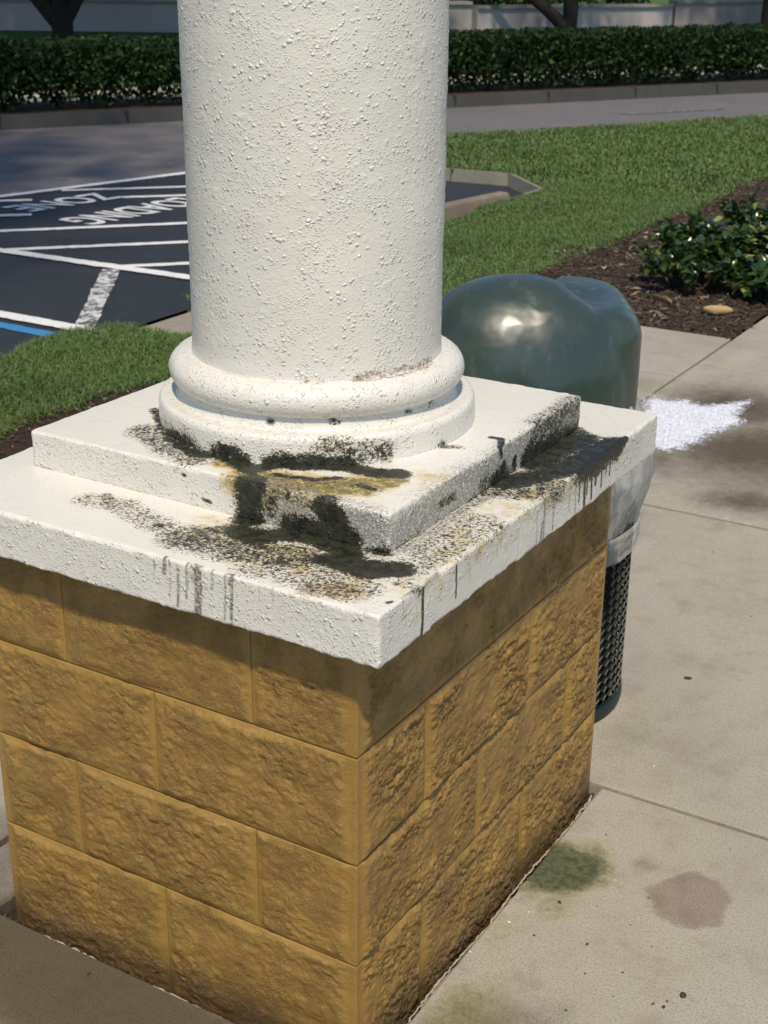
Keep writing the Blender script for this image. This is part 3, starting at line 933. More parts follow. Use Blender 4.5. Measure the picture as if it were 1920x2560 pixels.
def chips(name, poly, bb, n, size, seed, mat, label):
    r = np.random.default_rng(seed)
    P = np.stack([r.uniform(bb[0], bb[1], n), r.uniform(bb[2], bb[3], n), np.zeros(n)], 1)
    P = P[polydist(P, poly) > -0.05 + 0.05 * vnoise(P, 6, 2)]
    n = len(P)
    P[:, 2] = bed_z(P) + r.uniform(0.0, 0.012, n)
    a = r.uniform(0, 2 * np.pi, n); L = size * r.uniform(0.4, 1.6, n); W = L * r.uniform(0.15, 0.45, n)
    ti = r.normal(0, 0.28, n)
    d = np.stack([np.cos(a) * np.cos(ti), np.sin(a) * np.cos(ti), np.sin(ti)], 1) * L[:, None] / 2
    s = np.stack([-np.sin(a), np.cos(a), r.normal(0, 0.35, n)], 1) * W[:, None] / 2
    u = np.array([0, 0, 1.0]) * (0.003 + 0.002 * r.random(n))[:, None]
    V = np.stack([P - d - s, P + d - s * 0.5, P + d + s, P - d + s * 0.6, P + u - d * 0.3, P + u + d * 0.4], 1).reshape(-1, 3)
    i = np.arange(n) * 6
    T = np.concatenate([np.stack([i, i + 1, i + 5], 1), np.stack([i + 1, i + 2, i + 5], 1), np.stack([i + 2, i + 3, i + 4], 1),
                        np.stack([i + 2, i + 4, i + 5], 1), np.stack([i + 3, i, i + 4], 1), np.stack([i, i + 5, i + 4], 1)])
    return tag(link(name, npmesh(name, V, T, mat, False)), label, 'mulch', kind='stuff')


chips('mulch', BEDC, (-2.8, -0.98, 4.95, 13), 42000, 0.028, 31, MAT['chips'], 'dark shredded bark mulch of the bed beside the walk')
chips('mulch', SOIL, (-3.2, -2.0, 0.8, 4.4), 9000, 0.022, 32, MAT['chips'], 'dark crumbly soil and bark at the foot of the lawn')

# --- kerbs, ramp
isl = [(-7.1, 9.62), (-4.98, 9.56), (-4.42, 9.60), (-3.84, 9.00), (-3.84, 8.66)]
kb = empty('island_kerb', (-4.42, 9.6, ZA)); tag(kb, kind='structure')
for i in range(len(isl) - 1):
    a, b = isl[i], isl[i + 1]
    bb = np.array(b) + (np.array(b) - np.array(a)) / np.linalg.norm(np.array(b) - np.array(a)) * -0.006
    link('kerbstone', npmesh('kerbstone', *obox(a, bb, 0.075, ZA - 0.02, 0.005, 0.02), MAT['islandkerb'], False), kb)
hk = empty('hedge_kerb', (*HK0, ZA)); tag(hk, kind='structure')
for i in range(-3, 16):
    p = HK0 + HD * (i * 1.5 + 0.004) + HN * 0.09; q = HK0 + HD * (i * 1.5 + 1.496) + HN * 0.09
    link('kerbstone', npmesh('kerbstone', *obox(p, q, 0.18, ZA - 0.02, 0.045, 0.03), MAT['kerb'], False), hk)
V, F, N = rbox(((-3.86, -2.62), (3.78, 4.40), (-0.13, -0.012)), (0.05, 0.05, 0.05), 0.02)
m = V[:, 2] > -0.07
V[m, 2] -= 0.07 * sstep(-3.2, -3.86, V[m, 0])
tag(link('kerb_ramp', npmesh('kerb_ramp', V, F, MAT['ramp'], True)), kind='structure')

# --- pavement of concrete slabs, joints recessed
pav = empty('pavement', (0.2, 1.0, 0)); tag(pav, kind='structure')
tag(link('slab_bedding', npmesh('slab_bedding', *flat_poly([(-2.0, -4), (4.2, -4), (4.2, 14), (-0.98, 14), (-0.98, 5.15), (-2.4, 5.15), (-2.4, 4.0), (-2.0, 4.0)], -0.034), MAT['soil'], False), pav))
PINK = [(0.22, 0.75), (0.27, 0.785), (0.32, 0.825), (0.38, 0.83), (0.43, 0.78), (0.41, 0.69), (0.36, 0.675), (0.32, 0.665), (0.28, 0.67), (0.26, 0.71)]


def blob(P, c, r, s=1.0, ax=None):
    d = P[:, :2] - np.array(c)
    if ax:
        a = math.radians(ax[0]); u = np.array([math.cos(a), math.sin(a)]); v = np.array([-u[1], u[0]])
        q = np.hypot(d @ u / ax[1], d @ v)
    else:
        q = np.linalg.norm(d, axis=1)
    return s * np.exp(-(q / r) ** 2)


def slab_attrs(P):
    n = 0.04 * fbm(P, 9, 3, 77)[:, None]
    Q = P[:, :3] + np.hstack([n, -n, 0 * n])
    wet_shade = np.zeros(len(P))
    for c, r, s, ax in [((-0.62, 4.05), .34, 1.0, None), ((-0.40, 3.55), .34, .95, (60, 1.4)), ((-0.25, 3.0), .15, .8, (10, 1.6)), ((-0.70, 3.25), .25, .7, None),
                        ((-0.9, 3.6), .3, .7, None), ((0.16, 0.12), .12, .75, (70, 2.0)), ((-0.55, -0.10), .24, 1.2, (0, 2.3)), ((-0.62, -0.30), .22, .55, (0, 1.8)), ((-0.95, -0.10), .3, .8, None), ((-0.9, 0.2), .25, .7, None),  # entries by pedestal's left face: cast shade painted into concrete; the rest damp
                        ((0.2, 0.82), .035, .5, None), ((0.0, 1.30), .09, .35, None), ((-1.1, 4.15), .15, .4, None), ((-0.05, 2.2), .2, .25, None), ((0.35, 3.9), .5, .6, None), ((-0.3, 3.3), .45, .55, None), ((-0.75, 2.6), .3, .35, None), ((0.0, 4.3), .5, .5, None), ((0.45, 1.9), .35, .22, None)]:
        wet_shade = np.maximum(wet_shade, blob(Q, c, r, s, ax))
    alg = np.zeros(len(P))
    for c, r, s, ax in [((0.085, 0.69), .070, 1.8, (72, 1.6)), ((0.115, 0.775), .04, 1.0, None), ((0.13, 0.56), .055, .62, (70, 1.6)), ((0.06, 0.45), .05, .5, (90, 2)),
                        ((0.10, 0.20), .08, .75, (80, 1.7)), ((0.05, 0.03), .06, .6, None)]:
        alg = np.maximum(alg, blob(Q, c, r, s, ax))
    pk = sstep(-0.022, 0.018, polydist(Q, PINK)) * 0.75
    pk = np.maximum(pk, blob(Q, (0.225, 0.83), .03, .5))
    return {'wet_shade': wet_shade, 'algae': alg, 'pink': pk}


def slab(x0, x1, y0, y1, step, tilt=0.0, dz=0.0):
    V, F, N = rbox(((x0, x1), (y0, y1), (-0.09, 0.0)), (step, step, 0.05), 0.004, skip=('z-',))
    V[:, 2] += 0.0015 * fbm(V, 1.5, 2, 3) + dz
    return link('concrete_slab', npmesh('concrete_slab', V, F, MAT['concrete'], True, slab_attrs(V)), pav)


J = 0.0065
PX0, PX1, PY0, PY1 = -0.845, 0.026, -0.032, 1.0318
XR = [(-1.0 + J, 0.78 - J), (0.78 + J, 2.5 - J), (2.5 + J, 4.2)]
YR = [(-2.44 + J, -0.7 - J), (-0.7 + J, 1.035 - J), (1.035 + J, 2.785 - J), (2.785 + J, 4.625 - J), (4.625 + J, 6.4 - J), (6.4 + J, 8.2 - J), (8.2 + J, 10.0 - J), (10 + J, 11.8 - J), (11.8 + J, 13.6 - J)]
for i, (xa, xb) in enumerate(XR):
    for j, (ya, yb) in enumerate(YR):
        if i == 0 and j == 1:
            continue
        slab(xa, xb, ya, yb, 0.02 if (i == 0 and 1 <= j <= 3) else 0.06, dz=RNG.uniform(-0.002, 0.002))
slab(-1.98, -1.0 - J, -2.44, -0.7, 0.06); slab(-1.98, -1.0 - J, -0.69, 1.03, 0.06); slab(-1.98, -1.0 - J, 1.04, 2.78, 0.06)
slab(-1.98, -1.0 - J, 2.79, 4.37, 0.05)
slab(-2.38, -1.0 - J, 4.385, 5.17, 0.03)
# the slab that is cut out around the pedestal
xa, xb = XR[0]; ya, yb = YR[1]
st = 0.009
xs = np.unique(np.round(np.concatenate([np.arange(xa, xb, st), [xb, PX0, PX1]]), 5))
ys = np.unique(np.round(np.concatenate([np.arange(ya, yb, st), [yb, PY0]]), 5))
X, Y = np.meshgrid(xs, ys, indexing='ij')
P = np.stack([X.ravel(), Y.ravel(), np.zeros(X.size)], 1)
nb = len(ys)
I, Jg = np.meshgrid(np.arange(len(xs) - 1), np.arange(nb - 1), indexing='ij')
q = (I * nb + Jg).ravel()
F = np.stack([q, q + nb, q + nb + 1, q + 1], 1)
c = P[F].mean(1)
hole = (c[:, 0] > PX0) & (c[:, 0] < PX1) & (c[:, 1] > PY0)
F = F[~hole]
eh = np.minimum.reduce([np.abs(P[:, 0] - PX0) + 9 * (P[:, 1] < PY0), np.abs(P[:, 0] - PX1) + 9 * (P[:, 1] < PY0), np.abs(P[:, 1] - PY0) + 9 * ((P[:, 0] < PX0 - .001) | (P[:, 0] > PX1 + .001))])
rim = eh < 0.004
P[:, 2] -= np.where(rim, 0.004 + 0.004 * RNG.random(len(P)), 0) + 0
wob = 0.006 * fbm(P, 18, 3, 91)
P[:, 0] += np.where(rim, wob, 0); P[:, 1] += np.where(rim, wob * 0.8, 0)
ob = np.minimum.reduce([P[:, 0] - xa, xb - P[:, 0], P[:, 1] - ya, yb - P[:, 1]]) < 0.001
P[ob, 2] -= 0.008
# skirt: drop every boundary edge
ed = np.sort(np.vstack([F[:, [0, 1]], F[:, [1, 2]], F[:, [2, 3]], F[:, [3, 0]]]), 1)
ue, cnt = np.unique(ed, axis=0, return_counts=True)
be = ue[cnt == 1]
bv = np.unique(be); mp = -np.ones(len(P), int); mp[bv] = len(P) + np.arange(len(bv))
D = P[bv].copy(); D[:, 2] = -0.09
F2 = np.stack([be[:, 0], be[:, 1], mp[be[:, 1]], mp[be[:, 0]]], 1)
P = np.vstack([P, D])
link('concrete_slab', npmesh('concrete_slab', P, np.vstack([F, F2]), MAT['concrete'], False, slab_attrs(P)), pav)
# pale filler strip and crumbs in the gap around the pedestal
t = np.linspace(0, 1, 120)
pts = np.stack([-0.97 + 0.985 * t, -0.036 + 0.002 * np.sin(t * 23) + 0.001 * RNG.standard_normal(120), -0.004 + 0.001 * RNG.standard_normal(120)], 1)
V, F = tube(pts, 0.0030 * (1 + 0.15 * RNG.standard_normal(120)).clip(0.5, 1.6), 6)
link('joint_filler', npmesh('joint_filler', V, F, MAT['filler'], True), pav)
pts = np.stack([0.020 + 0.0025 * np.sin(t * 17) + 0.001 * RNG.standard_normal(120), 0.0 + 1.0 * t, -0.012 + 0.001 * RNG.standard_normal(120)], 1)
V, F = tube(pts, 0.0022 * (1 + 0.2 * RNG.standard_normal(120)).clip(0.4, 1.7), 6)
link('joint_filler', npmesh('joint_filler', V, F, MAT['filler'], True), pav)
parts = []
for k in range(700):
    s_ = RNG.uniform(0.0012, 0.0042)
    if RNG.random() < 0.5: cx, cy = RNG.uniform(-0.86, 0.03), RNG.uniform(-0.032, -0.010)
    else: cx, cy = RNG.uniform(0.008, 0.026), RNG.uniform(-0.03, 1.03)
    V, F = box(-s_, s_, -s_ * RNG.uniform(.4, 1), s_ * RNG.uniform(.4, 1), -s_ * .5, s_ * .5)
    a = RNG.uniform(0, 6.28); R_ = np.array([[math.cos(a), -math.sin(a), 0], [math.sin(a), math.cos(a), 0], [0.3, 0.2, 1]])
    parts.append((V @ R_.T + np.array([cx, cy, RNG.uniform(-0.033, -0.022)]), F))
V, F = merge(parts)
tag(link('joint_debris', npmesh('joint_debris', V, F, MAT['debris'], False), pav), kind='stuff')

# ================================================================ the column on its pedestal
ZC, TC, TP = 0.8178, 0.0876, 0.0690
Z1, Z2 = ZC + TC, ZC + TC + TP
SX, SY = 0.8136, 1.0253
CX, CY = -0.4188, 0.5248
colm = empty('stucco_column', (CX, CY, 0))
tag(colm, 'thick round white stucco column on a square stepped base and a tan block pedestal', 'column')


def dens(P, kinds, thin=False):
    d = np.zeros(len(P))
    if thin:
        P = P.copy()
        P[np.abs(P[:, 0] - 0.0703) < 0.009, 0] = 0.0703
        P[np.abs(P[:, 1] + 0.0532) < 0.009, 1] = -0.0532
    w = P + 0.007 * np.stack([fbm(P, 30, 2, 51), fbm(P, 30, 2, 52), fbm(P, 30, 2, 53)], 1)
    for kind, pts, r, s in BLOBS:
        if thin is not None and thin != (r < 0.0061 and kind in 'kbd' and len(pts) > 1):
            continue
        if kind not in kinds:
            continue
        s = s * kinds[kind]
        pts = np.array(pts)
        Q = P if r < 0.0061 else w
        lo = pts.min(0) - 2.6 * r - .01; hi = pts.max(0) + 2.6 * r + .01
        k = np.where(np.all((P > lo) & (P < hi), axis=1))[0]
        if len(k) == 0:
            continue
        q = Q[k]
        dd = np.full(len(k), 1e9)
        if len(pts) == 1: pts = np.vstack([pts, pts + 1e-5])
        for a, b in zip(pts[:-1], pts[1:]):
            ab = b - a
            t = np.clip(((q - a) @ ab) / max(ab @ ab, 1e-12), 0, 1)
            dd = np.minimum(dd, np.linalg.norm(q - (a + t[:, None] * ab), axis=1))
        v = s * np.exp(-(dd / (r * 1.15)) ** 2 * 0.9) if r < 0.0061 else s * (1 - sstep(0.45 * r, 1.75 * r, dd))
        d[k] = np.maximum(d[k], v)
    return d


for a0, a1, rr_, zz_, r_, s_ in [(-75, -45, .240, 1.109, .006, .45), (-40, 5, .240, 1.109, .008, .62), (-100, -85, .240, 1.109, .004, .4), (-52, -49, .263, 1.040, .006, .5), (-20, -18, .263, 1.040, .005, .5), (-75, -74, .263, 1.038, .004, .5), (-5, -3, .263, 1.042, .007, .5)]:
    BLOBS.append(('b' if zz_ > 1.1 else 'k', [(CX + rr_ * math.cos(math.radians(a)), CY + rr_ * math.sin(math.radians(a)), zz_) for a in np.linspace(a0, a1, 6)], r_ + 0.002, s_))


def stucco_attrs(P, smooth=None):
    return {'drip': dens(P, {'k': 1.15}, True), 'rust': dens(P, {'b': 1.3, 'd': 1.45}, True), 'mold': dens(P, {'k': 1.0, 'd': 0.42}), 'yellow': dens(P, {'y': 1.0}), 'brown': dens(P, {'b': 1.0, 'd': 0.9}),
            'grey': dens(P, {'g': 1.0}), 'smooth': np.zeros(len(P)) if smooth is None else smooth}


def stucco_disp(P, amp=1.0):
    a = 0.0016 * fbm(P, 11, 2, 61)
    lump = sstep(0.35, 0.8, fbm(P, 95, 2, 62)) * 0.0010 + sstep(0.5, 0.9, vnoise(P, 170, 64)) * 0.0006
    return amp * (a + lump)


def stucco_box(name, b, res, r, chip=0.0, smooth_f=None):
    V, F, N = rbox(b, res, r)
    flat = sstep(0.6, 0.9, N[:, 2])
    V = V + N * (stucco_disp(V) * (1 - 0.75 * flat))[:, None]
    edge = (np.abs(N).max(1) < 0.97)
    ch = np.where(edge, 1.0, 0.0) * (0.0016 * fbm(V, 60, 2, 71) - chip * sstep(0.35, 0.8, vnoise(V, 26, 72)))
    V = V + N * ch[:, None]
    return link(name, npmesh(name, V, F, MAT['stucco'], True, stucco_attrs(V, np.maximum(0.62 * flat, smooth_f(V) if smooth_f else 0))), colm)


def cap_smooth(V):
    # the trowelled patch on the right face and the smoother left end
    Q = V + 0.012 * np.stack([fbm(V, 20, 2, 81)] * 3, 1)
    m = (V[:, 0] > 0.055)
    d = np.hypot((Q[:, 1] - 0.285) / 0.17, (Q[:, 2] - (ZC + 0.022)) / 0.036)
    return np.where(m, 1 - sstep(0.85, 1.05, d), 0) * 0.92


stucco_box('cap_slab', ((-SX - 0.0703, 0.0703), (-0.0532, SY + 0.0532), (ZC, Z1)), (0.0032, 0.0032, 0.0030), 0.006, 0.003, cap_smooth)
stucco_box('plinth_slab', ((-0.8049, -0.0326), (0.1471, 0.9025), (Z1 - 0.004, Z2)), (0.0032, 0.0032, 0.0030), 0.006, 0.002)


def prof_res(pr, step):
    pr = np.array(pr, float); out = [pr[0]]
    for a, b in zip(pr[:-1], pr[1:]):
        k = max(1, int(np.linalg.norm(b - a) / step))
        for i in range(1, k + 1): out.append(a + (b - a) * i / k)
    return np.array(out)


def stucco_lathe(name, prof, step, n, amp=1.0):
    pr = prof_res(prof, step)
    V, F, N = lathe(pr, n, CX, CY)
    V = V + N * stucco_disp(V, amp)[:, None]
    return link(name, npmesh(name, V, F, MAT['stucco'], True, stucco_attrs(V)), colm)


arc = [(0.246 + 0.033 * math.cos(math.radians(t)), 1.074 + 0.031 * math.sin(math.radians(t))) for t in range(-80, 91, 10)]
stucco_lathe('base_disc', [(0.303, Z2 - 0.006), (0.303, Z2 + 0.002), (0.301, Z2 + 0.040), (0.298, Z2 + 0.047), (0.292, Z2 + 0.050), (0.2, Z2 + 0.051)], 0.003, 620, 0.9)
stucco_lathe('base_cove', [(0.272, Z2 + 0.046), (0.266, Z2 + 0.054), (0.263, Z2 + 0.062), (0.262, 1.05), (0.2, 1.05)], 0.003, 560, 0.5)
stucco_lathe('torus_moulding', [(0.2, 1.042)] + arc + [(0.2, 1.106)], 0.003, 580, 0.75)
stucco_lathe('shaft', [(0.236, 1.095), (0.2345, 1.112), (0.2335, 1.13), (0.2335, 2.0)], 0.0028, 540)
stucco_lathe('upper_shaft', [(0.2335, 2.002), (0.2335, 3.4), (0.0, 3.4)], 0.03, 160)

# --- pedestal: recessed core and split-faced blocks
V, F = box(-SX + 0.0035, -0.0035, 0.0035, SY - 0.0035, -0.08, ZC - 0.002)
link('mortar_core', npmesh('mortar_core', V, F, MAT['block'], False, {'rough': np.full(8, 0.3), 'dirt': np.zeros(8)}), colm)
CH = ZC / 4


def block(b, faces, fine=0.0030):
    """faces: outward faces carrying the split texture ('x+','y-',...)"""
    fx = {'x': (fine if any(f[0] != 'x' for f in faces) else 0.03), 'y': (fine if any(f[0] != 'y' for f in faces) else 0.03), 'z': fine}
    V, F, N = rbox(b, (fx['x'], fx['y'], fx['z']), 0.0020)
    amp = np.zeros(len(V)); rough = np.zeros(len(V))
    D = np.zeros_like(V)
    seed = int(abs(b[0][0] * 1000) + abs(b[1][0] * 700) + b[2][0] * 300) % 97
    for f in faces:
        k = 'xyz'.index(f[0]); s = 1 if f[1] == '+' else -1
        on = np.abs(V[:, k] - b[k][0 if s < 0 else 1]) < 0.003
        o = [i for i in range(3) if i != k]
        e = np.full(len(V), 9.0)
        for i in o:
            for side in (0, 1):
                m_ = 0.012 if (i < 2 and (('xy'[i] + '-+'[side]) in faces)) else 0.0
                e = np.minimum(e, (np.abs(V[:, i] - b[i][side]) - m_ + 0.003 * vnoise(V, 40, 33)) * (1.5 if i == 2 else 1.0))
        msk = sstep(0.0, 0.020, e) * on
        S = V.copy()
        S[:, 2] *= 1.35
        big = fbm(S, 9, 2, 200 + seed)
        rd = ridged(S + 0.012 * np.stack([vnoise(S, 22, 5), vnoise(S, 22, 6), vnoise(S, 22, 7)], 1), 24, 4, 230 + seed, 0.6)
        fine_n = ridged(S, 95, 2, 260, 0.6)
        fac = vnoise(S, 60, 271)
        gt = 0.30 + 0.85 * sstep(-0.45, 0.35, fbm(S, 7, 2, 290 + seed))
        lf = 0.50 if f[0] == 'y' else 1.05
        h = 0.0028 + 0.0050 * big + gt * lf * (0.0050 * rd + 0.0036 * fine_n) + 0.0012 * fac
        D[:, k] += s * msk * h.clip(-0.003, 0.02)
        rough = np.maximum(rough, sstep(0.0, 0.03, e) * on)
    V = V + D
    low = np.clip(1 - V[:, 2] / 0.10, 0, 1)
    dirt = np.clip(low ** 1.5 * 0.85 + 0.35 * sstep(0.25, 0.7, fbm(V, 6, 3, 9)) * (V[:, 2] < 0.45), 0, 0.9)
    return link('block', npmesh('block', V, F, MAT['block'], True, {'rough': 0.25 + 0.75 * rough, 'dirt': dirt}), colm)


g_ = 0.0014
for c in range(4):                       # c = 0 is the bottom course
    z0 = c * CH + g_ + (0.0 if c else -0.05); z1 = (c + 1) * CH - g_
    A = c in (3, 1)                      # first and third from the top: short return on the left face
    if A:
        lx = [(-SX, -0.612), (-0.612, -0.203)]; ly = [(0.434, 0.842), (0.842, SY)]; cx0, cy1 = -0.203, 0.434
    else:
        lx = [(-SX, -0.414)]; ly = [(0.225, 0.640), (0.640, SY)]; cx0, cy1 = -0.414, 0.225
    gv = 0.0004
    block(((cx0 + gv, 0.0), (0.0, cy1 - gv), (z0, z1)), ('x+', 'y-'))
    for i, (a, b) in enumerate(lx):
        fs = ('y-', 'x-') if i == 0 else ('y-',)
        block(((a + (gv if i else 0), b - gv), (0.0, 0.11), (z0, z1)), fs)
    for i, (a, b) in enumerate(ly):
        last = i == len(ly) - 1
        block(((-0.11, 0.0), (a + gv, b - (0 if last else gv)), (z0, z1)), ('x+', 'y+') if last else ('x+',))
    block(((-SX, -0.115), (SY - 0.11, SY), (z0, z1)), ('y+', 'x-'), 0.012)
    block(((-SX, -SX + 0.11), (0.115, SY - 0.115), (z0, z1)), ('x-',), 0.012)

# ================================================================ litter bin with hood and bag
BX, BY = -0.36, 1.375
RV = np.array([0.859, 0.512]); TV = np.array([0.512, -0.859])     # two horizontal axes of the hood
bin_ = empty('litter_bin', (BX, BY, 0))
tag(bin_, 'black mesh litter bin under a bulging grey green plastic hood with a clear bag', 'litter bin')
R0 = 0.268
# expanded-metal basket: two families of slanted bars
nu, nv, H0, H1 = 54, 19, 0.035, 0.50
parts = []
for k in range(nu):
    for sgn in (-1, 1):
        zz = np.linspace(H0, H1, nv * 2 + 1)
        tw = (np.arange(len(zz)) % 2) * sgn * 0.5
        a = (k + tw) * 2 * np.pi / nu
        pts = np.stack([BX + (R0 + 0.002 * sgn) * np.cos(a), BY + (R0 + 0.002 * sgn) * np.sin(a), zz], 1)
        parts.append(tube(pts, 0.0027, 4))
V, F = merge(parts)
tag(link('mesh_basket', npmesh('mesh_basket', V, F, MAT['steel'], False), bin_))
V, F, N = lathe([(R0 + .006, 0.0), (R0 + .008, 0.012), (R0 + .006, 0.035), (R0 - .004, 0.037), (R0 - .004, 0.004), (R0 + .006, 0.0)], 96, BX, BY)
link('base_ring', npmesh('base_ring', V, F, MAT['steel'], True), bin_)
V, F, N = lathe([(R0 + .006, 0.50), (R0 + .009, 0.51), (R0 + .006, 0.525), (R0 - .006, 0.525), (R0 - .006, 0.50), (R0 + .006, 0.50)], 96, BX, BY)
link('rim', npmesh('rim', V, F, MAT['steel'], True), bin_)
V, F, N = lathe([(0.0, 0.03), (R0 - .016, 0.03), (R0 - .016, 0.50), (0.0, 0.50)], 96, BX, BY)
link('inner_liner', npmesh('inner_liner', V, F, MAT['black'], True), bin_)
# clear bag turned down over the rim
pr = [(0.235, 0.86), (0.262, 0.80), (0.292, 0.745), (0.308, 0.69), (0.312, 0.64), (0.302, 0.58), (0.286, 0.53), (0.280, 0.505)]
V, F, N = lathe(prof_res(pr, 0.006), 300, BX, BY)
a = np.arctan2(V[:, 1] - BY, V[:, 0] - BX)
U = np.stack([np.cos(a) * 1.2, np.sin(a) * 1.2, V[:, 2] * 0.9], 1)
fold = 0.010 * ridged(U, 3.1, 2, 301) + 0.004 * vnoise(U, 9, 302) + 0.0018 * vnoise(U, 30, 303)
V = V + N * fold[:, None]
link('bag_skirt', npmesh('bag_skirt', V, F, MAT['film'], True), bin_)
pr = [(0.284, 0.512), (0.289, 0.505), (0.288, 0.48), (0.284, 0.455), (0.286, 0.444)]
V, F, N = lathe(prof_res(pr, 0.004), 300, BX, BY)
a = np.arctan2(V[:, 1] - BY, V[:, 0] - BX)
U = np.stack([np.cos(a), np.sin(a), V[:, 2] * 6], 1)
V = V + N * (0.003 * ridged(U, 5, 3, 311))[:, None]
V[:, 2] += 0.007 * vnoise(np.stack([np.cos(a), np.sin(a), 0 * a], 1), 3.0, 312)
link('bag_hem', npmesh('bag_hem', V, F, MAT['hem'], True), bin_)

# hood: smooth union of a forward bulge and a taller upright back, sampled as a star shape
HC = np.array([BX, BY, 0.86])


def hood_field(P):
    d = P - HC
    u = d[:, :2] @ RV; t = d[:, :2] @ TV; z = d[:, 2]
    # A: forward bulge
    qa = np.stack([(u + 0.050) / 0.268, (t - 0.075) / 0.205, (z - (-0.05)) / 0.297], 1)
    p = 2.3
    fa = ((np.abs(qa) ** p).sum(1)) ** (1 / p)
    fa = (fa - 1) * 0.2
    # B: rounded upright back
    rr = (np.abs(u - 0.003) ** 4 + np.abs((t + 0.055) / 0.95) ** 4) ** 0.25
    zz = z + 0.062 + 0.6 * np.maximum(0.09 - u, 0)
    h = np.stack([rr - (0.247 - 0.085), np.abs(zz) - (0.248 - 0.085)], 1)
    fb = np.linalg.norm(np.maximum(h, 0), axis=1) + np.minimum(h.max(1), 0) - 0.085
    # saddle between the two lobes, at the top right
    k = 0.010
    hh = np.clip(0.5 + 0.5 * (fb - fa) / k, 0, 1)
    f = fb * (1 - hh) + fa * hh - k * hh * (1 - hh)
    dn = np.sqrt(((u - 0.115) / 0.055) ** 2 + ((t - 0.02) / 0.09) ** 2 + ((z - 0.21) / 0.06) ** 2)
    return f + 0.022 * np.exp(-dn ** 2)


nt, npz = 360, 200
th = np.linspace(0, 2 * np.pi, nt, endpoint=False); ph = np.linspace(-0.42 * np.pi, 0.4999 * np.pi, npz)
TH, PH = np.meshgrid(th, ph, indexing='ij')
D = np.stack([np.cos(PH) * np.cos(TH), np.cos(PH) * np.sin(TH), np.sin(PH)], -1).reshape(-1, 3)
lo = np.full(len(D), 0.02); hi = np.full(len(D), 0.7)
for _ in range(26):
    mid = (lo + hi) / 2
    ins = hood_field(HC + D * mid[:, None]) < 0
    lo = np.where(ins, mid, lo); hi = np.where(ins, hi, mid)
P = HC + D * lo[:, None]
P += D * (0.0022 * fbm(P, 9, 2, 401) + 0.0012 * ridged(P, 14, 2, 402))[:, None]
P[:, 2] = np.maximum(P[:, 2], 0.70 + 0.004 * vnoise(P, 12, 4))
I, Jg = np.meshgrid(np.arange(nt), np.arange(npz - 1), indexing='ij')
I2 = (I + 1) % nt
F = np.stack([I * npz + Jg, I2 * npz + Jg, I2 * npz + Jg + 1, I * npz + Jg + 1], -1).reshape(-1, 4)
link('hood', npmesh('hood', P, F, MAT['hood'], True), bin_)

# ================================================================ white spill on the walk
FO = [(-1.01, 3.94), (-0.99, 4.06), (-0.92, 4.00), (-0.84, 4.05), (-0.76, 4.01), (-0.69, 4.08), (-0.60, 4.19), (-0.585, 4.07), (-0.58, 3.95), (-0.53, 3.89), (-0.54, 3.79), (-0.58, 3.70), (-0.585, 3.60), (-0.60, 3.51), (-0.63, 3.47), (-0.62, 3.40), (-0.66, 3.36), (-0.74, 3.34), (-0.83, 3.45), (-0.92, 3.67)]
P, F = sheet(-1.06, -0.48, 3.28, 4.25, 0.006, 0.0)
W = P.copy(); W[:, 0] += 0.018 * fbm(P, 26, 3, 501); W[:, 1] += 0.030 * fbm(P, 30, 3, 502)
dd = polydist(W, FO)
P[:, 2] = 0.0032 + 0.0025 * sstep(0.0, 0.06, dd)
kf = (dd > -0.05)[F].all(1)
F = F[kf]
used = np.unique(F); mp = -np.ones(len(P), int); mp[used] = np.arange(len(used))
tk = np.clip(0.40 + dd / 0.10, -0.4, 1.4) * (1 - 0.25 * sstep(-0.84, -1.0, P[:, 0]))
tag(link('powder_spill', npmesh('powder_spill', P[used], mp[F], MAT['spill'], True, {'thick': tk[used]})),
    'ragged patch of white powder spilled on the dark damp concrete walk', 'spill')

# ================================================================ wheel stop
V, F = obox((-4.22, 6.75), (-3.97, 8.60), 0.17, ZA + 0.006, ZA + 0.125, 0.035)
ws = link('wheel_stop', npmesh('wheel_stop', V, F, m_concrete('brown_grey_concrete', (0.62, 0.55, 0.52), False), False))
tag(ws, 'worn brownish concrete wheel stop lying at the end of the parking bay', 'wheel stop')
bv = ws.modifiers.new('bevel', 'BEVEL'); bv.width = 0.018; bv.segments = 3

# ================================================================ plants
def leaf_card(n_side=3, L=0.06, W=0.028):
    """one folded leaf along +x, 8 triangles"""
    xs = np.linspace(0, 1, 5)
    V, F = [], []
    for i, x in enumerate(xs):
        w = W / 2 * math.sin(math.pi * min(max(x * 0.92 + 0.04, 0), 1)) ** 0.8
        z = -0.35 * L * (x - 0.35) ** 2
        V += [(x * L, -w, z + w * 0.35), (x * L, 0, z), (x * L, w, z + w * 0.35)]
    for i in range(4):
        a = i * 3
        F += [(a, a + 3, a + 4, a + 1), (a + 1, a + 4, a + 5, a + 2)]
    return np.array(V), np.array(F)


LV, LF = leaf_card(3, 0.075, 0.036)
leaf_me = npmesh('leaf', LV, LF, MAT['shrub'], True)


def rand_rot(r):
    a = r.uniform(0, 2 * math.pi); t = r.normal(0.35, 0.5); ro = r.normal(0, 0.5)
    return Matrix.Rotation(a, 4, 'Z') @ Matrix.Rotation(-t, 4, 'Y') @ Matrix.Rotation(ro, 4, 'X')


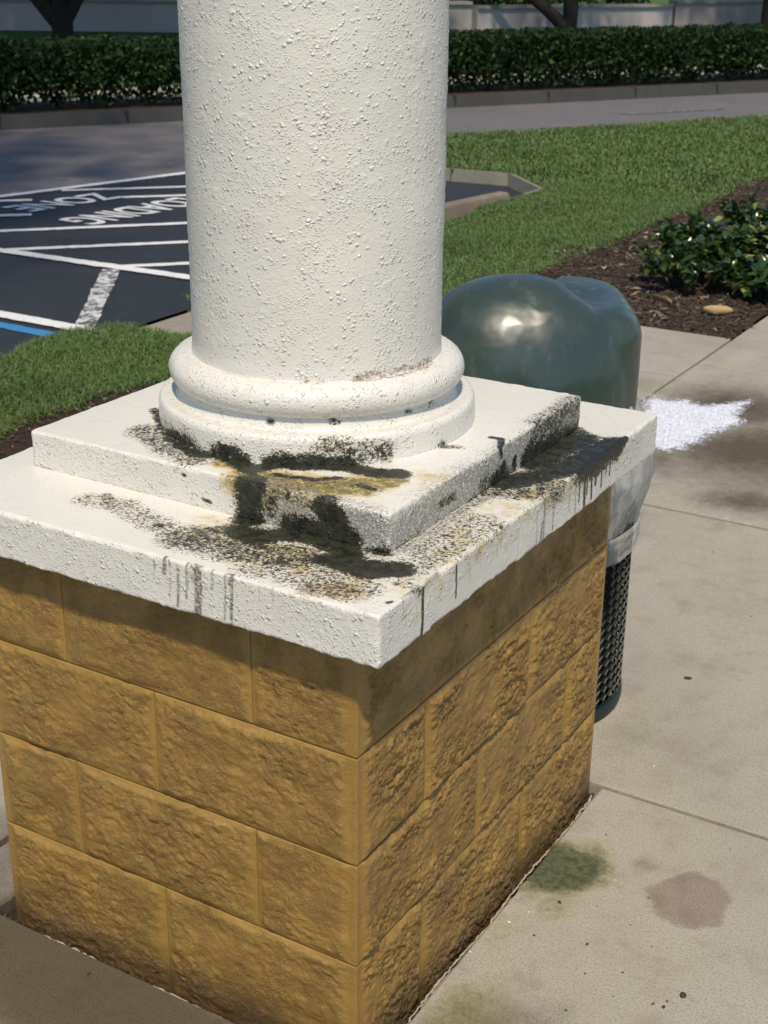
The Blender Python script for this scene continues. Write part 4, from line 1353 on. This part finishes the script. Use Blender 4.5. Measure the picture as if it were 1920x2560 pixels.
def shrub(loc, rad, h, n, nst, seed, label):
    r = np.random.default_rng(seed)
    h = h * 0.85
    root = empty('leafy_shrub', (loc[0], loc[1], 0)); tag(root, label, 'shrub', 'leafy shrubs in the mulch bed')
    parts, tips = [], []
    for k in range(nst):
        a = r.uniform(0, 6.28); q = rad * math.sqrt(r.uniform(0.02, 1))
        top = np.array([loc[0] + q * math.cos(a), loc[1] + q * math.sin(a), h * r.uniform(0.55, 1.05) * (1 - 0.35 * (q / rad) ** 2)])
        b = np.array([loc[0] + 0.25 * q * math.cos(a), loc[1] + 0.25 * q * math.sin(a), 0.0])
        m = (b + top) / 2 + np.array([*(r.normal(0, .02, 2)), 0.02])
        parts.append(tube(np.array([b - [0, 0, .02], m, top]), [0.004, 0.003, 0.0015], 5)); tips.append((b, m, top))
    V, F = merge(parts)
    st = link('stems', npmesh('stems', V, F, MAT['bark'], True), root)
    inv = parent_inv(root)
    stuff = []
    for k in range(n):
        b, m, top = tips[r.integers(len(tips))]
        t = r.uniform(0.35, 1.0) ** 0.7
        p = (1 - t) ** 2 * b + 2 * t * (1 - t) * m + t * t * top + r.normal(0, 0.012, 3)
        s = r.uniform(0.65, 1.35)
        M = Matrix.Translation(Vector(p)) @ rand_rot(r) @ Matrix.Scale(s, 4)
        if k < 110:
            o = bpy.data.objects.new('leaf', leaf_me)
            COL.objects.link(o); o.parent = root; o.matrix_parent_inverse = inv; o.matrix_basis = M
        else:
            Mn = np.array(M)
            stuff.append((LV @ Mn[:3, :3].T + Mn[:3, 3], LF))
    if stuff:
        V, F = merge(stuff)
        tag(link('foliage', npmesh('foliage', V, F, MAT['shrub'], True), root), kind='stuff')
    return root


SH = [((-1.55, 6.15), 0.34, 0.30, 620, 30, 'low dark shrub nearest the hood of the litter bin, light green tips on its left'),
      ((-1.22, 6.75), 0.36, 0.40, 760, 34, 'bushy glossy shrub behind the tan stone'),
      ((-1.75, 6.85), 0.34, 0.34, 620, 30, 'glossy shrub in the middle of the row, next to the bare mulch'),
      ((-1.08, 6.15), 0.22, 0.26, 380, 22, 'low loose shrub just above the tan stone, closest to the walk'),
      ((-1.10, 7.55), 0.32, 0.42, 560, 26, 'dark leafy shrub at the right edge above the walk'),
      ((-1.65, 7.75), 0.30, 0.34, 430, 22, 'sparser yellowish green shrub further up the bed'),
      ((-1.25, 8.55), 0.32, 0.44, 460, 22, 'dense dark shrub farthest up the bed at the right edge'),
      ((-1.02, 9.6), 0.33, 0.40, 380, 20, 'small shrub at the far end of the mulch bed, cut by the right edge')]
for i, s in enumerate(SH):
    shrub(*s[:5], 600 + i, s[5])

# fallen leaves shining on the mulch
r = np.random.default_rng(77)
parts = []
for k in range(150):
    x = r.uniform(-2.3, -1.3); y = r.uniform(5.3, 9.5)
    M = Matrix.Translation(Vector((x, y, float(bed_z(np.array([[x, y, 0.]]))[0]) + 0.016))) @ Matrix.Rotation(r.uniform(0, 6.28), 4, 'Z') @ Matrix.Rotation(r.normal(0, .35), 4, 'Y') @ Matrix.Scale(r.uniform(.5, 1), 4)
    Mn = np.array(M); parts.append((LV @ Mn[:3, :3].T + Mn[:3, 3], LF))
V, F = merge(parts)
tag(link('leaf_litter', npmesh('leaf_litter', V, F, m_leaf('dry_leaves', (0.16, 0.12, 0.07), (0.30, 0.25, 0.17), (0.45, 0.42, 0.32), 0.35), True)),
    'scattered small dry leaves on the open mulch', 'leaf litter', kind='stuff')


def lump(name, c, size, rz, seed, mat, n=(14, 9)):
    th = np.linspace(0, 2 * np.pi, n[0], endpoint=False); ph = np.linspace(-np.pi / 2, np.pi / 2, n[1])
    TH, PH = np.meshgrid(th, ph, indexing='ij')
    D = np.stack([np.cos(PH) * np.cos(TH), np.cos(PH) * np.sin(TH), np.sin(PH)], -1).reshape(-1, 3)
    D = D * (1 + 0.22 * fbm(D + seed, 1.4, 2, seed))[:, None]
    V = D * np.array(size) / 2
    I, J_ = np.meshgrid(np.arange(n[0]), np.arange(n[1] - 1), indexing='ij'); I2 = (I + 1) % n[0]
    F = np.stack([I * n[1] + J_, I2 * n[1] + J_, I2 * n[1] + J_ + 1, I * n[1] + J_ + 1], -1).reshape(-1, 4)
    return link(name, npmesh(name, V, F, mat, True), None, (c[0], c[1], c[2] + size[2] * 0.35), rz)


tag(lump('tan_stone', (-1.24, 5.66, 0.0), (0.145, 0.055, 0.05), 0.35, 3, MAT['stone'], (28, 16)),
    'long tan stone lying on the dark mulch below the shrubs', 'stone')

BITS = [(0.11, 0.86, .007), (0.12, 0.59, .011), (0.22, 0.50, .009), (0.12, 0.47, .006), (0.27, 0.60, .005), (0.31, 0.46, .006), (0.25, 0.42, .005), (0.39, 0.41, .008), (0.41, 0.412, .009),
        (0.41, 0.43, .007), (0.32, 0.39, .004), (0.26, 0.31, .006), (0.27, 0.70, .005), (-0.55, -0.075, .010), (0.33, 0.56, .004), (0.19, 0.62, .004), (0.36, 0.95, .004), (0.15, 0.98, .004), (0.05, 2.1, .006), (-0.2, 2.5, .007)]
for i, (x, y, s) in enumerate(BITS):
    o = lump('leaf_fragment', (x, y, 0.0), (s, s * RNG.uniform(.4, .8), s * .35), RNG.uniform(0, 3), 20 + i, MAT['bit'], (9, 6))
    tag(o, 'tiny dark leaf fragment lying loose on the pale concrete walk', 'leaf fragment', 'tiny dark fragments on the concrete')
tag(lump('leaf_fragment', (0.02, 1.64, 0), (.022, .014, .006), 0.4, 60, MAT['bit'], (12, 8)), 'larger dark grey fragment on the concrete right of the litter bin', 'leaf fragment')
tag(lump('leaf_fragment', (0.43, 0.46, 0), (.017, .013, .005), 1.9, 61, MAT['bit'], (12, 8)), 'curled dark fragment at the lower right of the walk', 'leaf fragment')
for i, (x, y, s) in enumerate([(0.06, 0.48, .008), (0.10, 1.18, .006), (0.035, 0.36, .006), (0.19, 0.72, .004), (0.08, 0.53, .004)]):
    tag(lump('pale_chip', (x, y, 0), (s, s * .7, s * .4), i, 70 + i, MAT['palebit'], (9, 6)), 'tiny pale chip lying on the concrete near the pedestal', 'chip', 'tiny pale chips on the concrete')

# ================================================================ hedge across the road
def leaf_cloud(P, size, seed, mat, name, flat=0.5):
    r = np.random.default_rng(seed); n = len(P)
    nrm = r.normal(0, 1, (n, 3)); nrm[:, 2] += flat; nrm /= np.linalg.norm(nrm, axis=1, keepdims=True)
    t = np.cross(nrm, r.normal(0, 1, (n, 3))); t /= np.linalg.norm(t, axis=1, keepdims=True)
    b = np.cross(nrm, t)
    s = size * r.uniform(0.6, 1.4, n)[:, None]
    V = np.stack([P - t * s * .5, P + b * s * .28 + nrm * s * .06, P + t * s * .5, P - b * s * .28 + nrm * s * .06], 1).reshape(-1, 3)
    i = np.arange(n) * 4
    return npmesh(name, V, np.stack([i, i + 1, i + 2, i + 3], 1), mat, False)


hp = HK0 + HN * 0.50
hedge = empty('clipped_hedge', (*(hp + HD * 6), 0))
tag(hedge, 'long low clipped dark green hedge behind the kerb across the road', 'hedge')
r = np.random.default_rng(900)
n = 150000
s = r.uniform(-4, 17, n)
t = r.uniform(-0.05, 1.0, n)
z = r.uniform(0.02, 0.80, n)
ph_ = s / 0.62
k0 = np.abs((ph_ % 1) - 0.5) * 2                 # 0 mid-bush, 1 between bushes
near = sstep(0.42, 0.0, np.minimum.reduce([t - (-0.05), 1.0 - t, 0.80 - z]))     # favour the skin
Q = np.stack([s, t, z], 1)
lump_n = fbm(Q, 2.2, 3, 910)
low = sstep(0.36, 0.05, z)
keep = (r.random(n) < 0.30 + 0.7 * near) & (r.random(n) > low * (0.05 + 0.5 * k0) + 0.02)
keep &= (z < 0.745 + 0.05 * lump_n) & (t > -0.02 + 0.07 * fbm(Q, 3.3, 2, 912) + 0.10 * low) & (vnoise(Q, 5.0, 914) > -0.55 - 0.6 * (z > .4))
Q = Q[keep]
P = np.stack([hp[0] + HD[0] * Q[:, 0] + HN[0] * Q[:, 1], hp[1] + HD[1] * Q[:, 0] + HN[1] * Q[:, 1], Q[:, 2] + 0.04], 1)
tag(link('foliage', leaf_cloud(P, 0.075, 901, MAT['hedge'], 'foliage'), hedge), kind='stuff')
for k in range(-7, 28):
    c = hp + HD * (k * 0.62 + 0.31 + RNG.uniform(-.05, .05)) + HN * RNG.uniform(0.3, 0.65)
    parts = []
    for j in range(4):
        a = RNG.uniform(0, 6.28); q = RNG.uniform(0.08, 0.26)
        parts.append(tube(np.array([[c[0], c[1], -0.02], [c[0] + q * .4 * math.cos(a), c[1] + q * .4 * math.sin(a), 0.22], [c[0] + q * math.cos(a), c[1] + q * math.sin(a), 0.6]]), [0.016, 0.011, 0.005], 5))
    link('stem', npmesh('stem', *merge(parts), MAT['bark'], True), hedge)
# soil under the hedge, pale footpath behind it, then grass to the wall
def band(name, s0, s1, t0, t1, z, mat):
    c = [hp + HD * a + HN * b for a, b in ((s0, t0), (s1, t0), (s1, t1), (s0, t1))]
    return tag(link(name, npmesh(name, *flat_poly([tuple(q) for q in c], z), mat, False)), kind='structure')


band('hedge_bed', -14, 34, -0.33, 1.10, 0.012, MAT['mulch'])
band('footpath', -14, 40, 1.10, 2.6, 0.016, m_concrete('far_footpath_concrete', (1.25, 1.28, 1.3), False))
band('far_lawn', -60, 90, 2.6, 60, 0.004, MAT['verge'])

# ================================================================ boundary walls, trees and what stands beyond
def wall_run(name, p, q, h, th, mat, label, cop=0.07, pier=None):
    w = empty(name, (p[0], p[1], 0)); tag(w, label, 'wall')
    link('render_panel', npmesh('render_panel', *obox(p, q, th, -0.05, h - cop, 0), mat, False), w)
    link('coping', npmesh('coping', *obox(p, q, th + 0.12, h - cop + 0.002, h, 0.015), MAT['coping'], False), w)
    for e in (pier or []):
        e = np.array(e, float); d = (np.array(q) - np.array(p)) / np.linalg.norm(np.array(q) - np.array(p))
        link('pier', npmesh('pier', *obox(e - d * 0.45, e + d * 0.45, th + 0.22, -0.05, h + 0.05, 0), MAT['wall2'], False), w)
    return w


wall_run('boundary_wall', (-48, 9.9), (-15.75, 28.1), 0.70, 0.30, MAT['wall'], 'long low lilac grey wall across the grass, left of the column', pier=[])
wall_run('boundary_wall', (-15.6, 28.4), (-15.1, 29.0), 0.74, 0.5, MAT['wall2'], 'short grey wall pier just right of the column')
wall_run('boundary_wall', (-15.03, 29.2), (-12.05, 34.1), 0.64, 0.28, MAT['wall'], 'pale pinkish wall panel behind the forked tree')
wall_run('boundary_wall', (-12.0, 34.2), (-4.0, 44.0), 0.72, 0.34, MAT['wall2'], 'browner wall section at the far right behind the hedge')
bp = link('blue_sheet_roof', npmesh('blue_sheet_roof', *obox((-17.2, 39.2), (-14.2, 43.4), 2.6, 0.05, 0.34, 0.2), MAT['bluepanel'], False))
tag(bp, 'pale blue low roof just showing over the pinkish wall', 'roof')


def crown_cloud(c, rad, n, seed, flat=0.7):
    r = np.random.default_rng(seed)
    k = 26
    cen = r.normal(0, 1, (k, 3)); cen /= np.linalg.norm(cen, axis=1, keepdims=True)
    cen = cen * (r.uniform(0.25, 0.8, k)[:, None]) * np.array(rad)
    w = r.integers(0, k, n)
    d = r.normal(0, 1, (n, 3)); d /= np.linalg.norm(d, axis=1, keepdims=True)
    return np.array(c) + cen[w] + d * (r.uniform(0.55, 1.0, n) ** 0.6)[:, None] * np.array(rad) * 0.42


def tree(loc, r0, fork, limbs, crown, label, seed, n=16000, size=0.30):
    x, y = loc
    root = empty('shade_tree', (x, y, 0)); tag(root, label, 'tree')
    parts = [tube(np.array([[x, y, -0.05], [x, y, 0.08], [x + .01, y, fork * 0.6], [x, y, fork + 0.25]]), [r0 * 1.25, r0 * 1.02, r0 * 0.98, r0 * 1.05], 14)]
    for (dx, dy, dz, rr) in limbs:
        b = np.array([x, y, fork * 0.75]); e = b + np.array([dx, dy, dz]); m = b + np.array([dx * .30, dy * .30, dz * .42])
        parts.append(tube(np.array([b, (b + m) / 2 + [0, 0, .02], m, (m + e) / 2 + [0, 0, 0.08 * dz], e]), [rr, rr * .93, rr * .85, rr * .6, rr * .3], 10))
    link('trunk', npmesh('trunk', *merge(parts), MAT['bark'], True), root)
    c, rad = crown
    P = crown_cloud((x + c[0], y + c[1], c[2]), rad, n, seed)
    tag(link('crown', leaf_cloud(P, size, seed + 1, MAT['tree'], 'crown'), root), kind='stuff')
    return root


tree((-20.9, 21.6), 0.235, 0.35, [(-2.6, -1.5, 2.6, .20), (2.2, 1.4, 3.0, .17), (-.6, .3, 3.4, .20), (.9, -1.2, 3.0, .16)], ((0, 0, 4.6), (4.6, 4.6, 2.2)), 'dark thick trunked tree on the grass left of the column, forking low', 41)
tree((-12.95, 30.0), 0.17, 0.10, [(-1.7, -1.0, 1.3, .17), (.1, .1, 3.2, .19), (-.3, -.5, 3.2, .12)], ((-.5, 0, 4.6), (4.4, 4.4, 2.2)), 'tree with a low left leaning limb in front of the pinkish wall', 51, 3500)
tree((-9.75, 35.0), 0.20, 1.2, [(.6, .8, 3.0, .14), (-1.2, .5, 2.8, .13)], ((0, 0, 5.0), (3.6, 3.6, 2.0)), 'dark trunk at the far right edge before the brown wall', 61, 6000)
# added tree, unseen left of the view, to keep sun off the parking lot
tree((-9.2, -1.6), 0.30, 1.9, [(2.8, 2.6, 4.2, .20), (-1.5, 1.2, 4.6, .18), (1.4, -1.5, 4.4, .17), (3.8, 4.0, 4.0, .14)], ((1.6, 2.6, 8.0), (6.6, 6.6, 2.4)), 'added off-view tree that shades the parking lot', 71, 8500, 0.34)
for i, (x, y, rr) in enumerate([(-18.6, 33.2, 1.5), (-17.2, 34.8, 1.4), (-15.6, 37.6, 1.6)]):
    root = empty('far_bush', (x, y, 0)); tag(root, ['dark bush behind the wall next to the column edge', 'dark bush behind the wall left of the leaning limb', 'dark bush behind the wall right of the forked tree'][i], 'bush', 'bushes beyond the wall')
    r = np.random.default_rng(80 + i); d = r.normal(0, 1, (2500, 3)); d /= np.linalg.norm(d, axis=1, keepdims=True)
    P = np.array([x, y, 0.55]) + d * (r.uniform(.4, 1, 2500) ** .5)[:, None] * np.array([rr, rr, 0.62])
    tag(link('foliage', leaf_cloud(P, 0.14, 85 + i, MAT['hedge'], 'foliage'), root), kind='stuff')
